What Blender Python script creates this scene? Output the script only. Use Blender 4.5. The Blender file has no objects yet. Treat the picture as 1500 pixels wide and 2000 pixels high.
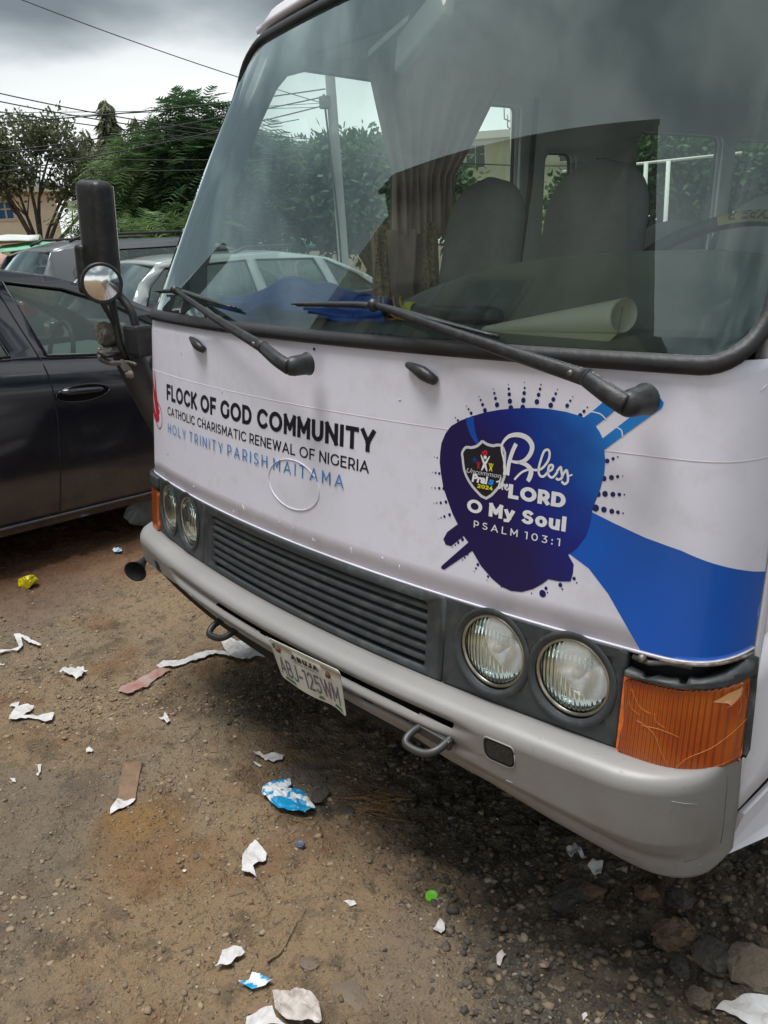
import bpy, bmesh, math, random
import numpy as np
from mathutils import Vector, Matrix
from mathutils.geometry import tessellate_polygon
R = math.radians
random.seed(7)
RNG = np.random.default_rng(7)
SC = bpy.context.scene
COL = SC.collection

# ------------------------------------------------------------------ camera
cam_d = bpy.data.cameras.new('camera'); cam = bpy.data.objects.new('camera', cam_d); COL.objects.link(cam)
YAW, PIT, ROL, FPX = 0.88335, -0.31252, -0.06247, 1616.95
CAM = Vector((1.65625, -1.05647, 1.49038))
fw = Vector((-math.sin(YAW)*math.cos(PIT), math.cos(YAW)*math.cos(PIT), math.sin(PIT)))
rt = Vector((math.cos(YAW), math.sin(YAW), 0)); up = rt.cross(fw)
r2 = rt*math.cos(ROL)+up*math.sin(ROL); u2 = -rt*math.sin(ROL)+up*math.cos(ROL)
cam.matrix_world = Matrix(((r2.x, u2.x, -fw.x, CAM.x), (r2.y, u2.y, -fw.y, CAM.y), (r2.z, u2.z, -fw.z, CAM.z), (0, 0, 0, 1)))
cam_d.sensor_fit = 'VERTICAL'; cam_d.sensor_height = 24; cam_d.lens = 24*FPX/2000
cam_d.clip_start = 0.05; cam_d.clip_end = 2000
SC.camera = cam

# ------------------------------------------------------------------ light
SUN_EL, SUN_AZ = R(80), R(215)
w = bpy.data.worlds.new('World'); SC.world = w; w.use_nodes = True
nt = w.node_tree; nt.nodes.clear()
def N(t, **k):
    n = nt.nodes.new(t)
    for a, b in k.items(): setattr(n, a, b)
    return n
out = N('ShaderNodeOutputWorld')
sky = N('ShaderNodeTexSky', sky_type='NISHITA'); sky.sun_disc = False
sky.sun_elevation = SUN_EL; sky.sun_rotation = SUN_AZ
bg1 = N('ShaderNodeBackground'); bg1.inputs[1].default_value = 0.07
nt.links.new(sky.outputs[0], bg1.inputs[0])
tc = N('ShaderNodeTexCoord'); mp = N('ShaderNodeMapping')
mp.inputs['Scale'].default_value = (1.0, 1.0, 2.6); mp.inputs['Location'].default_value = (0.35, 0.9, 0.0)
nt.links.new(tc.outputs['Generated'], mp.inputs[0])
no = N('ShaderNodeTexNoise'); no.inputs['Scale'].default_value = 1.9; no.inputs['Detail'].default_value = 7; no.inputs['Roughness'].default_value = .5
no.inputs['Distortion'].default_value = .25
nt.links.new(mp.outputs[0], no.inputs[0])
sx = N('ShaderNodeSeparateXYZ'); nt.links.new(tc.outputs['Generated'], sx.inputs[0])
# thick cloud deck overhead, thin bright cloud lower down
mr = N('ShaderNodeMapRange'); mr.interpolation_type = 'SMOOTHSTEP'
mr.inputs[1].default_value = .12; mr.inputs[2].default_value = .26; mr.inputs[3].default_value = .22; mr.inputs[4].default_value = -.11
nt.links.new(sx.outputs[2], mr.inputs[0])
mr2 = N('ShaderNodeMapRange'); mr2.interpolation_type = 'SMOOTHSTEP'
mr2.inputs[1].default_value = .32; mr2.inputs[2].default_value = .70; mr2.inputs[3].default_value = 0; mr2.inputs[4].default_value = .13
nt.links.new(sx.outputs[2], mr2.inputs[0])
ad0 = N('ShaderNodeMath', operation='ADD'); nt.links.new(mr.outputs[0], ad0.inputs[0]); nt.links.new(mr2.outputs[0], ad0.inputs[1])
ad = N('ShaderNodeMath', operation='ADD'); nt.links.new(no.outputs[0], ad.inputs[0]); nt.links.new(ad0.outputs[0], ad.inputs[1])
cr = N('ShaderNodeValToRGB'); e = cr.color_ramp.elements
e[0].position = .37; e[0].color = (.075, .087, .094, 1)
e[1].position = .78; e[1].color = (.40, .41, .405, 1)
q = cr.color_ramp.elements.new(.5); q.color = (.185, .205, .212, 1)
q = cr.color_ramp.elements.new(.60); q.color = (.34, .352, .35, 1)
nt.links.new(ad.outputs[0], cr.inputs[0])
bg2 = N('ShaderNodeBackground'); bg2.inputs[1].default_value = 1.0
nt.links.new(cr.outputs[0], bg2.inputs[0])
mx = N('ShaderNodeMixShader'); mx.inputs[0].default_value = .94
nt.links.new(bg1.outputs[0], mx.inputs[1]); nt.links.new(bg2.outputs[0], mx.inputs[2]); nt.links.new(mx.outputs[0], out.inputs[0])
sun_d = bpy.data.lights.new('sun', 'SUN'); sun = bpy.data.objects.new('sun', sun_d); COL.objects.link(sun)
sun_d.energy = 1.35; sun_d.angle = R(28); sun_d.color = (1, .985, .965)
sd = Vector((math.sin(SUN_AZ)*math.cos(SUN_EL), math.cos(SUN_AZ)*math.cos(SUN_EL), math.sin(SUN_EL)))
sun.rotation_euler = sd.to_track_quat('Z', 'Y').to_euler()
vs = SC.view_settings; vs.view_transform = 'Standard'; vs.look = 'None'; vs.exposure = 1.42; vs.gamma = 1; vs.use_curve_mapping = False
SC.cycles.use_denoising = True
SC.cycles.max_bounces = 10; SC.cycles.transparent_max_bounces = 24

# ------------------------------------------------------------------ materials
MATS = {}
def mat(name, col, rough=.5, metal=0., var=0., vscale=8., bump=0., bscale=40., spec=.5, coat=0., var2=None, trans=0., detail=5.):
    if name in MATS: return MATS[name]
    m = bpy.data.materials.new(name); m.use_nodes = True; t = m.node_tree
    b = t.nodes['Principled BSDF']
    b.inputs['Roughness'].default_value = rough; b.inputs['Metallic'].default_value = metal
    b.inputs['Specular IOR Level'].default_value = spec; b.inputs['Coat Weight'].default_value = coat
    b.inputs['Coat Roughness'].default_value = .08
    b.inputs['Transmission Weight'].default_value = trans
    b.inputs['Base Color'].default_value = (*col, 1)
    c = t.nodes.new('ShaderNodeTexCoord')
    if var > 0:
        n = t.nodes.new('ShaderNodeTexNoise'); n.inputs['Scale'].default_value = vscale; n.inputs['Detail'].default_value = detail
        t.links.new(c.outputs['Object'], n.inputs[0])
        r = t.nodes.new('ShaderNodeValToRGB'); r.color_ramp.elements[0].position = .3; r.color_ramp.elements[1].position = .7
        c2_ = var2 if var2 else tuple(min(1, x*(1+var)) for x in col)
        r.color_ramp.elements[0].color = (*[x*(1-var) for x in col], 1) if not var2 else (*col, 1)
        r.color_ramp.elements[1].color = (*c2_, 1)
        t.links.new(n.outputs[0], r.inputs[0]); t.links.new(r.outputs[0], b.inputs['Base Color'])
    if bump > 0:
        n = t.nodes.new('ShaderNodeTexNoise'); n.inputs['Scale'].default_value = bscale; n.inputs['Detail'].default_value = 6
        t.links.new(c.outputs['Object'], n.inputs[0])
        bp = t.nodes.new('ShaderNodeBump'); bp.inputs['Strength'].default_value = bump; bp.inputs['Distance'].default_value = .01
        t.links.new(n.outputs[0], bp.inputs['Height']); t.links.new(bp.outputs[0], b.inputs['Normal'])
    MATS[name] = m; return m

def glass(name, tint, refl=1.6, rough=.0, haze=0., hazecol=(.5, .55, .55)):
    if name in MATS: return MATS[name]
    m = bpy.data.materials.new(name); m.use_nodes = True; t = m.node_tree; t.nodes.clear()
    o = t.nodes.new('ShaderNodeOutputMaterial'); tr = t.nodes.new('ShaderNodeBsdfTransparent'); tr.inputs[0].default_value = (*tint, 1)
    gl = t.nodes.new('ShaderNodeBsdfGlossy'); gl.inputs['Roughness'].default_value = rough; gl.inputs[0].default_value = (.84, 1, .98, 1)
    fr = t.nodes.new('ShaderNodeFresnel'); fr.inputs[0].default_value = 1.52
    mu = t.nodes.new('ShaderNodeMath'); mu.operation = 'MULTIPLY'; mu.use_clamp = True; mu.inputs[1].default_value = refl
    t.links.new(fr.outputs[0], mu.inputs[0])
    mxx = t.nodes.new('ShaderNodeMixShader'); t.links.new(mu.outputs[0], mxx.inputs[0])
    last = tr
    if haze > 0:
        df = t.nodes.new('ShaderNodeBsdfDiffuse'); df.inputs[0].default_value = (*hazecol, 1)
        m2 = t.nodes.new('ShaderNodeMixShader')
        c = t.nodes.new('ShaderNodeTexCoord'); mp_ = t.nodes.new('ShaderNodeMapping'); mp_.inputs['Scale'].default_value = (9, 9, 1.2)
        n = t.nodes.new('ShaderNodeTexNoise'); n.inputs['Scale'].default_value = 1.6; n.inputs['Detail'].default_value = 6
        t.links.new(c.outputs['Object'], mp_.inputs[0]); t.links.new(mp_.outputs[0], n.inputs[0])
        k = t.nodes.new('ShaderNodeMapRange'); k.inputs[1].default_value = .35; k.inputs[2].default_value = .8; k.inputs[3].default_value = haze*.4; k.inputs[4].default_value = haze*2
        t.links.new(n.outputs[0], k.inputs[0]); t.links.new(k.outputs[0], m2.inputs[0])
        t.links.new(tr.outputs[0], m2.inputs[1]); t.links.new(df.outputs[0], m2.inputs[2]); last = m2
    t.links.new(last.outputs[0], mxx.inputs[1]); t.links.new(gl.outputs[0], mxx.inputs[2]); t.links.new(mxx.outputs[0], o.inputs[0])
    MATS[name] = m; return m

def add_dirt(m, col, scale, lo, hi, amt, z0=None, z1=None, stretch=1.):
    """dust or mud of its own colour over a paint: noise patches, thicker below z1 fading out at z0 (object space)"""
    t = m.node_tree; b = t.nodes['Principled BSDF']; c = t.nodes.new('ShaderNodeTexCoord'); mp = t.nodes.new('ShaderNodeMapping'); mp.inputs['Scale'].default_value = (1, 1, stretch)
    n = t.nodes.new('ShaderNodeTexNoise'); n.inputs['Scale'].default_value = scale; n.inputs['Detail'].default_value = 8; n.inputs['Roughness'].default_value = .65
    t.links.new(c.outputs['Object'], mp.inputs[0]); t.links.new(mp.outputs[0], n.inputs[0])
    k = t.nodes.new('ShaderNodeMapRange'); k.inputs[1].default_value = lo; k.inputs[2].default_value = hi; k.inputs[4].default_value = amt; t.links.new(n.outputs[0], k.inputs[0]); f = k.outputs[0]
    if z0 is not None:
        sp = t.nodes.new('ShaderNodeSeparateXYZ'); t.links.new(c.outputs['Object'], sp.inputs[0]); q = t.nodes.new('ShaderNodeMapRange'); q.inputs[1].default_value = z0; q.inputs[2].default_value = z1; q.inputs[3].default_value = 0; q.inputs[4].default_value = 1; t.links.new(sp.outputs[2], q.inputs[0])
        mu = t.nodes.new('ShaderNodeMath'); mu.operation = 'MULTIPLY'; t.links.new(f, mu.inputs[0]); t.links.new(q.outputs[0], mu.inputs[1]); f = mu.outputs[0]
    x = t.nodes.new('ShaderNodeMix'); x.data_type = 'RGBA'; t.links.new(f, x.inputs[0]); x.inputs[7].default_value = (*col, 1)
    src = b.inputs['Base Color']
    if src.is_linked: t.links.new(src.links[0].from_socket, x.inputs[6])
    else: x.inputs[6].default_value = src.default_value
    t.links.new(x.outputs[2], src)
    r = t.nodes.new('ShaderNodeMapRange'); r.inputs[3].default_value = b.inputs['Roughness'].default_value; r.inputs[4].default_value = .9; t.links.new(f, r.inputs[0]); t.links.new(r.outputs[0], b.inputs['Roughness'])
    return m

def wave_bump(m, scale, strength, axis='X', dist=.002):
    t = m.node_tree; b = t.nodes.get('Principled BSDF')
    c = t.nodes.new('ShaderNodeTexCoord'); wv = t.nodes.new('ShaderNodeTexWave'); wv.bands_direction = axis; wv.inputs['Scale'].default_value = scale
    t.links.new(c.outputs['Object'], wv.inputs[0]); bp = t.nodes.new('ShaderNodeBump'); bp.inputs['Strength'].default_value = strength; bp.inputs['Distance'].default_value = dist
    t.links.new(wv.outputs['Fac'], bp.inputs['Height'])
    if b: t.links.new(bp.outputs[0], b.inputs['Normal'])
    else:
        for n in t.nodes:
            if n.type == 'BSDF_GLOSSY': t.links.new(bp.outputs[0], n.inputs['Normal'])
    return m

wrap = add_dirt(mat('white_vinyl_wrap', (.745, .735, .835), .3, bump=.10, bscale=7, var=.02, vscale=3), (.42, .38, .36), 16, .50, .85, .35)
white_paint = mat('white_paint', (.74, .72, .77), .3, bump=.02, bscale=9)
rubber = mat('black_rubber', (.018, .018, .021), .5, bump=.15, bscale=60)
blackplastic = add_dirt(mat('black_plastic', (.020, .021, .024), .42, bump=.12, bscale=300, var=.25, vscale=20), (.10, .095, .09), 40, .48, .8, .4)
greyplastic = add_dirt(mat('grey_plastic', (.038, .044, .048), .46, bump=.08, bscale=200, var=.12, vscale=12), (.15, .14, .125), 30, .48, .75, .35)
silverpaint = add_dirt(add_dirt(mat('silver_bumper_paint', (.285, .278, .272), .45, var=.08, vscale=5, bump=.08, bscale=14, metal=.1), (.19, .145, .11), 9, .40, .72, .75, .60, .38), (.17, .15, .14), 55, .60, .72, .45)
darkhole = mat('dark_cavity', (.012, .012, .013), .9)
chrome = mat('chrome', (.8, .8, .8), .12, metal=1.)
steel = mat('dull_steel', (.22, .21, .2), .5, metal=.8, var=.3, vscale=30)
liner = mat('interior_liner', (.48, .52, .52), .85, bump=.1, bscale=60)
dashm = mat('dash_plastic', (.13, .155, .14), .6, bump=.1, bscale=200)
seatm = mat('seat_fabric', (.30, .30, .315), .9, var=.05, vscale=40, bump=.2, bscale=150)
wind_glass = glass('windscreen_glass', (.90, .99, .95), 2.2, 0., .02)
side_glass = glass('side_glass', (.90, .98, .95), 1.5, 0., .012)
car_glass = glass('dark_car_glass', (.48, .56, .53), 1.7)
wagon_glass = glass('pale_car_glass', (.45, .55, .52), 2.2)

# ------------------------------------------------------------------ object helpers
def tag(o, label=None, cat=None, group=None, kind=None):
    if label: o['label'] = label
    if cat: o['category'] = cat
    if group: o['group'] = group
    if kind: o['kind'] = kind
    return o
def mesh(name, verts, faces, m, parent=None, smooth=False, loc=None):
    me = bpy.data.meshes.new(name); me.from_pydata([tuple(v) for v in verts], [], faces); me.update()
    return link(name, me, m, parent, smooth, loc)
def link(name, me, m, parent=None, smooth=False, loc=None):
    if isinstance(m, (list, tuple)):
        if not me.materials:
            for k in m: me.materials.append(k)
    elif m and not me.materials: me.materials.append(m)
    if smooth: me.polygons.foreach_set('use_smooth', [True]*len(me.polygons))
    o = bpy.data.objects.new(name, me); COL.objects.link(o)
    if parent: o.parent = parent
    if loc: o.location = loc
    return o
def bmobj(name, bm, m, parent=None, smooth=False, loc=None):
    me = bpy.data.meshes.new(name); bm.to_mesh(me); bm.free()
    return link(name, me, m, parent, smooth, loc)
def empty(name, loc, label, cat, group=None):
    o = bpy.data.objects.new(name, None); COL.objects.link(o); o.location = loc; o.empty_display_size = .1
    return tag(o, label, cat, group)
def solid(o, th, off=-1):
    md = o.modifiers.new('solid', 'SOLIDIFY'); md.thickness = th; md.offset = off; return o
def bevel(o, wd, seg=2):
    md = o.modifiers.new('bevel', 'BEVEL'); md.width = wd; md.segments = seg; md.limit_method = 'ANGLE'; return o
def box_v(cx, cy, cz, sx, sy, sz):
    v = [(cx+a*sx/2, cy+b*sy/2, cz+c*sz/2) for a in (-1, 1) for b in (-1, 1) for c in (-1, 1)]
    f = [(0, 1, 3, 2), (4, 6, 7, 5), (0, 4, 5, 1), (2, 3, 7, 6), (0, 2, 6, 4), (1, 5, 7, 3)]
    return v, f
def box(name, c, s, m, parent=None, bev=0, rot=None, smooth=False):
    v, f = box_v(0, 0, 0, *s); o = mesh(name, v, f, m, parent, smooth, loc=c)
    if rot: o.rotation_euler = rot
    if bev: bevel(o, bev)
    return o
def smoothpath(pts, n=8):
    P = [Vector(p) for p in pts]; 
    if len(P) < 3: return P
    o = []
    for i in range(len(P)-1):
        p0 = P[max(i-1, 0)]; p1 = P[i]; p2 = P[i+1]; p3 = P[min(i+2, len(P)-1)]
        for k in range(n):
            t = k/n
            o.append(.5*((2*p1)+(p2-p0)*t+(2*p0-5*p1+4*p2-p3)*t*t+(3*p1-p0-3*p2+p3)*t**3))
    o.append(P[-1]); return o
def tube_data(pts, r, seg=10, cap=True, flat=1., upv=(0, 0, 1)):
    P = [Vector(p) for p in pts]; n = len(P)
    rr = r if isinstance(r, (list, tuple)) else [r]*n
    if len(rr) != n: rr = [np.interp(i/(n-1), np.linspace(0, 1, len(rr)), rr) for i in range(n)]
    vs_, fs = [], []
    pn = None
    for i in range(n):
        t = (P[min(i+1, n-1)]-P[max(i-1, 0)]).normalized()
        if pn is None:
            a = Vector(upv)
            if abs(a.dot(t)) > .95: a = Vector((1, 0, 0))
            pn = (a-t*a.dot(t)).normalized()
        else:
            pn = (pn-t*pn.dot(t)); pn = pn.normalized() if pn.length > 1e-6 else Vector((1, 0, 0))
        b = t.cross(pn)
        for k in range(seg):
            a = 2*math.pi*k/seg; vs_.append(P[i]+pn*math.cos(a)*rr[i]*flat+b*math.sin(a)*rr[i])
    for i in range(n-1):
        for k in range(seg):
            a = i*seg+k; b_ = i*seg+(k+1) % seg; fs.append((a, b_, b_+seg, a+seg))
    if cap: fs.append(tuple(range(seg))[::-1]); fs.append(tuple((n-1)*seg+k for k in range(seg)))
    return vs_, fs
def tube(name, pts, r, m, parent=None, seg=10, flat=1., upv=(0, 0, 1), smooth=True):
    v, f = tube_data(pts, r, seg, True, flat, upv); return mesh(name, v, f, m, parent, smooth)
def join(parts):
    V, F = [], []
    for v, f in parts:
        b = len(V); V += [tuple(x) for x in v]; F += [tuple(i+b for i in q) for q in f]
    return V, F
def lathe_data(prof, seg=32, axis='y'):
    # prof: (radius, depth)
    V, F = [], []
    for r, d in prof:
        for k in range(seg):
            a = 2*math.pi*k/seg
            V.append((r*math.cos(a), d, r*math.sin(a)) if axis == 'y' else ((d, r*math.cos(a), r*math.sin(a)) if axis == 'x' else (r*math.cos(a), r*math.sin(a), d)))
    for i in range(len(prof)-1):
        for k in range(seg):
            a = i*seg+k; b = i*seg+(k+1) % seg; F.append((a, b, b+seg, a+seg))
    return V, F
def lathe(name, prof, m, parent=None, seg=32, axis='y', loc=None, rot=None, cap=False):
    V, F = lathe_data(prof, seg, axis)
    if cap: F.append(tuple(range(seg))); F.append(tuple((len(prof)-1)*seg+k for k in range(seg)))
    o = mesh(name, V, F, m, parent, True, loc)
    if rot: o.rotation_euler = rot
    return o
def rrect(x0, x1, z0, z1, r, n=6):
    P = []
    for cx, cz, a0 in ((x1-r, z1-r, 0), (x0+r, z1-r, 90), (x0+r, z0+r, 180), (x1-r, z0+r, 270)):
        for k in range(n+1):
            a = R(a0+90*k/n); P.append((cx+r*math.cos(a), cz+r*math.sin(a)))
    return P
def poly_bm(loops, step=None):
    """flat polygon with holes in (a,b), cut into a grid so that it can be draped"""
    L = [[Vector((p[0], p[1], 0)) for p in l] for l in loops]
    tris = tessellate_polygon(L); flat = [p for l in L for p in l]
    bm = bmesh.new(); vs_ = [bm.verts.new(p) for p in flat]
    for t in tris:
        try: bm.faces.new([vs_[i] for i in t])
        except ValueError: pass
    bmesh.ops.dissolve_degenerate(bm, dist=1e-6, edges=bm.edges[:])
    for f in bm.faces:
        f.normal_update()
        if f.normal.z < 0: f.normal_flip()
    if step:
        xs = [p.x for p in flat]; ys = [p.y for p in flat]
        for ax, (a, b) in ((0, (min(xs), max(xs))), (1, (min(ys), max(ys)))):
            st = step[ax]
            if not st: continue
            k = math.floor(a/st)+1
            while k*st < b-1e-5:
                co = [0, 0, 0]; no_ = [0, 0, 0]; co[ax] = k*st; no_[ax] = 1
                bmesh.ops.bisect_plane(bm, geom=bm.verts[:]+bm.edges[:]+bm.faces[:], plane_co=co, plane_no=no_)
                k += 1
    return bm
def drape(name, loops, fn, m, parent=None, step=(.04, .08), smooth=True):
    bm = poly_bm(loops, step)
    for v in bm.verts: v.co = fn(v.co.x, v.co.y)
    return bmobj(name, bm, m, parent, smooth)
def grid(name, us, vs_, fn, m, parent=None, smooth=True, skip=None):
    V = [fn(u, v) for v in vs_ for u in us]; n = len(us); F = []
    for j in range(len(vs_)-1):
        for i in range(n-1):
            if skip and skip((us[i]+us[i+1])/2, (vs_[j]+vs_[j+1])/2): continue
            F.append((j*n+i, j*n+i+1, (j+1)*n+i+1, (j+1)*n+i))
    return mesh(name, V, F, m, parent, smooth)
def copy_tree(o, parent=None):
    c = o.copy(); COL.objects.link(c); c.parent = parent
    for ch in list(o.children): copy_tree(ch, c)
    return c

# ------------------------------------------------------------------ value noise (numpy)
_NG = {}
def vnoise(x, y, freq, seed=0):
    if seed not in _NG: _NG[seed] = np.random.default_rng(seed).random((256, 256))
    G = _NG[seed]
    X = x*freq+50; Y = y*freq+50; xi = np.floor(X).astype(int); yi = np.floor(Y).astype(int)
    fx = X-xi; fy = Y-yi; fx = fx*fx*(3-2*fx); fy = fy*fy*(3-2*fy)
    g = lambda a, b: G[a % 256, b % 256]
    return (g(xi, yi)*(1-fx)+g(xi+1, yi)*fx)*(1-fy)+(g(xi, yi+1)*(1-fx)+g(xi+1, yi+1)*fx)*fy-.5
def fbm(x, y, f, o=4, seed=0, g=.5):
    s = 0; a = 1
    for k in range(o): s = s+a*vnoise(x, y, f*2**k, seed+k); a *= g
    return s
def ground_low(x, y):
    d = np.hypot(x+.8, y)
    return fbm(x, y, .9, 3, 3)*.03*np.clip(1-(d-6)/10, 0, 1)
def ground_fine(x, y):
    a = fbm(x, y, 5, 3, 11)*.020+fbm(x, y, 26, 3, 17, .65)*.015
    # broken asphalt lip running from under the bus to the lower right
    edge = (x*.55+y*1.0)-.18+fbm(x, y, 3.2, 3, 29)*.22
    rough = np.clip((edge)/.12, 0, 1)
    a = a+rough*(fbm(x, y, 16, 4, 41)*.034-.012)
    return a
def ground_z(x, y):
    x = np.asarray(x, float); y = np.asarray(y, float)
    f = np.clip(np.minimum(np.minimum(x+4.6, 1.9-x), np.minimum(y+1.9, 2.2-y))/.3, 0, 1)
    return ground_low(x, y)+f*ground_fine(x, y)
def gz(x, y): return float(ground_z(np.array([x]), np.array([y]))[0])

# ------------------------------------------------------------------ ground
def ground_material():
    m = bpy.data.materials.new('dirt_ground'); m.use_nodes = True; t = m.node_tree; b = t.nodes['Principled BSDF']
    b.inputs['Roughness'].default_value = .92; b.inputs['Specular IOR Level'].default_value = .25
    c = t.nodes.new('ShaderNodeTexCoord'); sp = t.nodes.new('ShaderNodeSeparateXYZ'); t.links.new(c.outputs['Object'], sp.inputs[0])
    def noise(sc, det=6, ro=.55, seed=0):
        n = t.nodes.new('ShaderNodeTexNoise'); n.inputs['Scale'].default_value = sc; n.inputs['Detail'].default_value = det; n.inputs['Roughness'].default_value = ro
        mp = t.nodes.new('ShaderNodeMapping'); mp.inputs['Location'].default_value = (seed*3.1, seed*1.7, seed)
        t.links.new(c.outputs['Object'], mp.inputs[0]); t.links.new(mp.outputs[0], n.inputs[0]); return n.outputs[0]
    def rng(s, a, b_, lo=0., hi=1.):
        k = t.nodes.new('ShaderNodeMapRange'); k.interpolation_type = 'SMOOTHSTEP'
        for i, v in enumerate((a, b_, lo, hi)): k.inputs[i+1].default_value = v
        t.links.new(s, k.inputs[0]); return k.outputs[0]
    def mth(op, a, b_):
        k = t.nodes.new('ShaderNodeMath'); k.operation = op
        for i, v in enumerate((a, b_)):
            if isinstance(v, (int, float)): k.inputs[i].default_value = v
            else: t.links.new(v, k.inputs[i])
        return k.outputs[0]
    def mixc(f, a, b_):
        k = t.nodes.new('ShaderNodeMix'); k.data_type = 'RGBA'
        if isinstance(f, float): k.inputs[0].default_value = f
        else: t.links.new(f, k.inputs[0])
        for i, v in ((6, a), (7, b_)):
            if isinstance(v, tuple): k.inputs[i].default_value = (*v, 1)
            else: t.links.new(v, k.inputs[i])
        return k.outputs[2]
    def blob(cx, cy, r, wob=.5, seed=1):
        mp = t.nodes.new('ShaderNodeVectorMath'); mp.operation = 'DISTANCE'; mp.inputs[1].default_value = (cx, cy, 0)
        t.links.new(c.outputs['Object'], mp.inputs[0])
        d = mth('ADD', mp.outputs['Value'], mth('MULTIPLY', mth('SUBTRACT', noise(5, 4, .6, seed), .5), r*wob*2.2))
        return rng(d, r*1.15, r*.55)
    X, Y = sp.outputs[0], sp.outputs[1]
    base = mixc(rng(noise(1.3, 5, .6, 1), .38, .62), (.345, .240, .142), (.285, .222, .145))
    base = mixc(mth('MULTIPLY', rng(noise(3.1, 5, .6, 2), .48, .66), .75), base, (.235, .130, .066))
    base = mixc(mth('MULTIPLY', rng(noise(7, 7, .7, 21), .50, .62), .55), base, (.10, .078, .056))
    base = mixc(mth('MULTIPLY', rng(noise(11, 7, .7, 22), .54, .66), .5), base, (.29, .235, .165))
    base = mixc(mth('MULTIPLY', rng(noise(24, 5, .7, 23), .55, .66), .6), base, (.085, .065, .048))
    grey = mth('MAXIMUM', blob(-2.2, -.2, .55, .5, 3), blob(-.55, -.75, .45, .5, 4))
    base = mixc(mth('MULTIPLY', grey, .5), base, (.175, .160, .135))
    red = mth('MULTIPLY', rng(X, -1.7, -2.7), .9)
    base = mixc(red, base, (.145, .062, .030))
    base = mixc(mth('MULTIPLY', blob(-.2, -.42, .20, .9, 5), .5), base, (.26, .13, .045))
    base = mixc(mth('MULTIPLY', blob(-.33, -.38, .10, .9, 6), .5), base, (.36, .21, .07))
    base = mixc(mth('MULTIPLY', blob(.62, -.14, .20, .5, 8), .85), base, (.27, .205, .14))
    base = mixc(mth('MULTIPLY', blob(-.15, .06, .10, .5, 9), .8), base, (.17, .15, .13))
    # asphalt
    ed = mth('ADD', mth('ADD', mth('MULTIPLY', X, .55), Y), mth('MULTIPLY', mth('SUBTRACT', noise(3.3, 5, .6, 7), .5), .55))
    asp = mth('MAXIMUM', rng(ed, .21, .36), blob(-.62, .28, .27, .6, 10))
    asp = mth('MAXIMUM', asp, blob(0.0, .035, .065, .5, 11))
    aspc = mixc(rng(noise(26, 4, .6, 12), .42, .64), (.082, .070, .056), (.175, .138, .10))
    aspc = mixc(mth('MULTIPLY', rng(noise(4, 3, .6, 13), .5, .66), .55), aspc, (.16, .11, .07))
    base = mixc(mth('MULTIPLY', asp, .92), base, aspc)
    # speckle: small stones, dark crumbs, light grit
    vo = t.nodes.new('ShaderNodeTexVoronoi'); vo.inputs['Scale'].default_value = 85; t.links.new(c.outputs['Object'], vo.inputs[0])
    st = mth('MULTIPLY', rng(vo.outputs['Distance'], .42, .22), rng(noise(120, 2, .5, 14), .5, .62))
    base = mixc(mth('MULTIPLY', st, .55), base, (.33, .28, .21))
    base = mixc(mth('MULTIPLY', rng(noise(52, 5, .75, 15), .57, .68), .9), base, (.042, .034, .027))
    base = mixc(mth('MULTIPLY', rng(noise(150, 4, .75, 16), .60, .70), .7), base, (.50, .44, .35))
    t.links.new(base, b.inputs['Base Color'])
    h = mth('ADD', mth('MULTIPLY', noise(55, 7, .7, 17), 1.), mth('MULTIPLY', rng(vo.outputs['Distance'], .5, .05), .35))
    h = mth('ADD', h, mth('MULTIPLY', noise(210, 4, .7, 18), .45))
    bp = t.nodes.new('ShaderNodeBump'); bp.inputs['Strength'].default_value = 1.0; bp.inputs['Distance'].default_value = .016
    t.links.new(h, bp.inputs['Height']); t.links.new(bp.outputs[0], b.inputs['Normal'])
    return m
dirt = ground_material()
def sheet(name, xs, ys, zf):
    X, Yg = np.meshgrid(xs, ys); Z = zf(X, Yg); n, k = len(xs), len(ys)
    me = bpy.data.meshes.new(name); me.vertices.add(n*k)
    me.vertices.foreach_set('co', np.stack([X, Yg, Z], -1).astype(np.float32).ravel())
    i = np.arange(k-1)[:, None]*n+np.arange(n-1)[None, :]
    q = np.stack([i, i+1, i+n+1, i+n], -1).reshape(-1, 4)
    me.loops.add(q.size); me.polygons.add(len(q)); me.loops.foreach_set('vertex_index', q.ravel().astype(np.int32))
    me.polygons.foreach_set('loop_start', (np.arange(len(q))*4).astype(np.int32)); me.update(calc_edges=True)
    o = link(name, me, dirt, None, True); o['kind'] = 'structure'; return o
sheet('ground_near', np.linspace(-4.6, 1.9, 760), np.linspace(-1.9, 2.2, 520), ground_z)
u = np.linspace(-1, 1, 161); far = np.sinh(u*6.5)/math.sinh(6.5)*500
def zfar(X, Y_):
    inside = np.clip(np.minimum(np.minimum(X+4.7+.15, 2.0+.15-X), np.minimum(Y_+2.0+.15, 2.3+.15-Y_))/.3, 0, 1)
    inn = (X > -4.5) & (X < 1.8) & (Y_ > -1.8) & (Y_ < 2.1)
    return ground_low(X, Y_)-.004-np.where(inn, .12, 0)
sheet('ground', np.sort(np.r_[far-.8, [-4.52, -4.48, 1.78, 1.82]]), np.sort(np.r_[far, [-1.82, -1.78, 2.08, 2.12]]), zfar)

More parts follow.
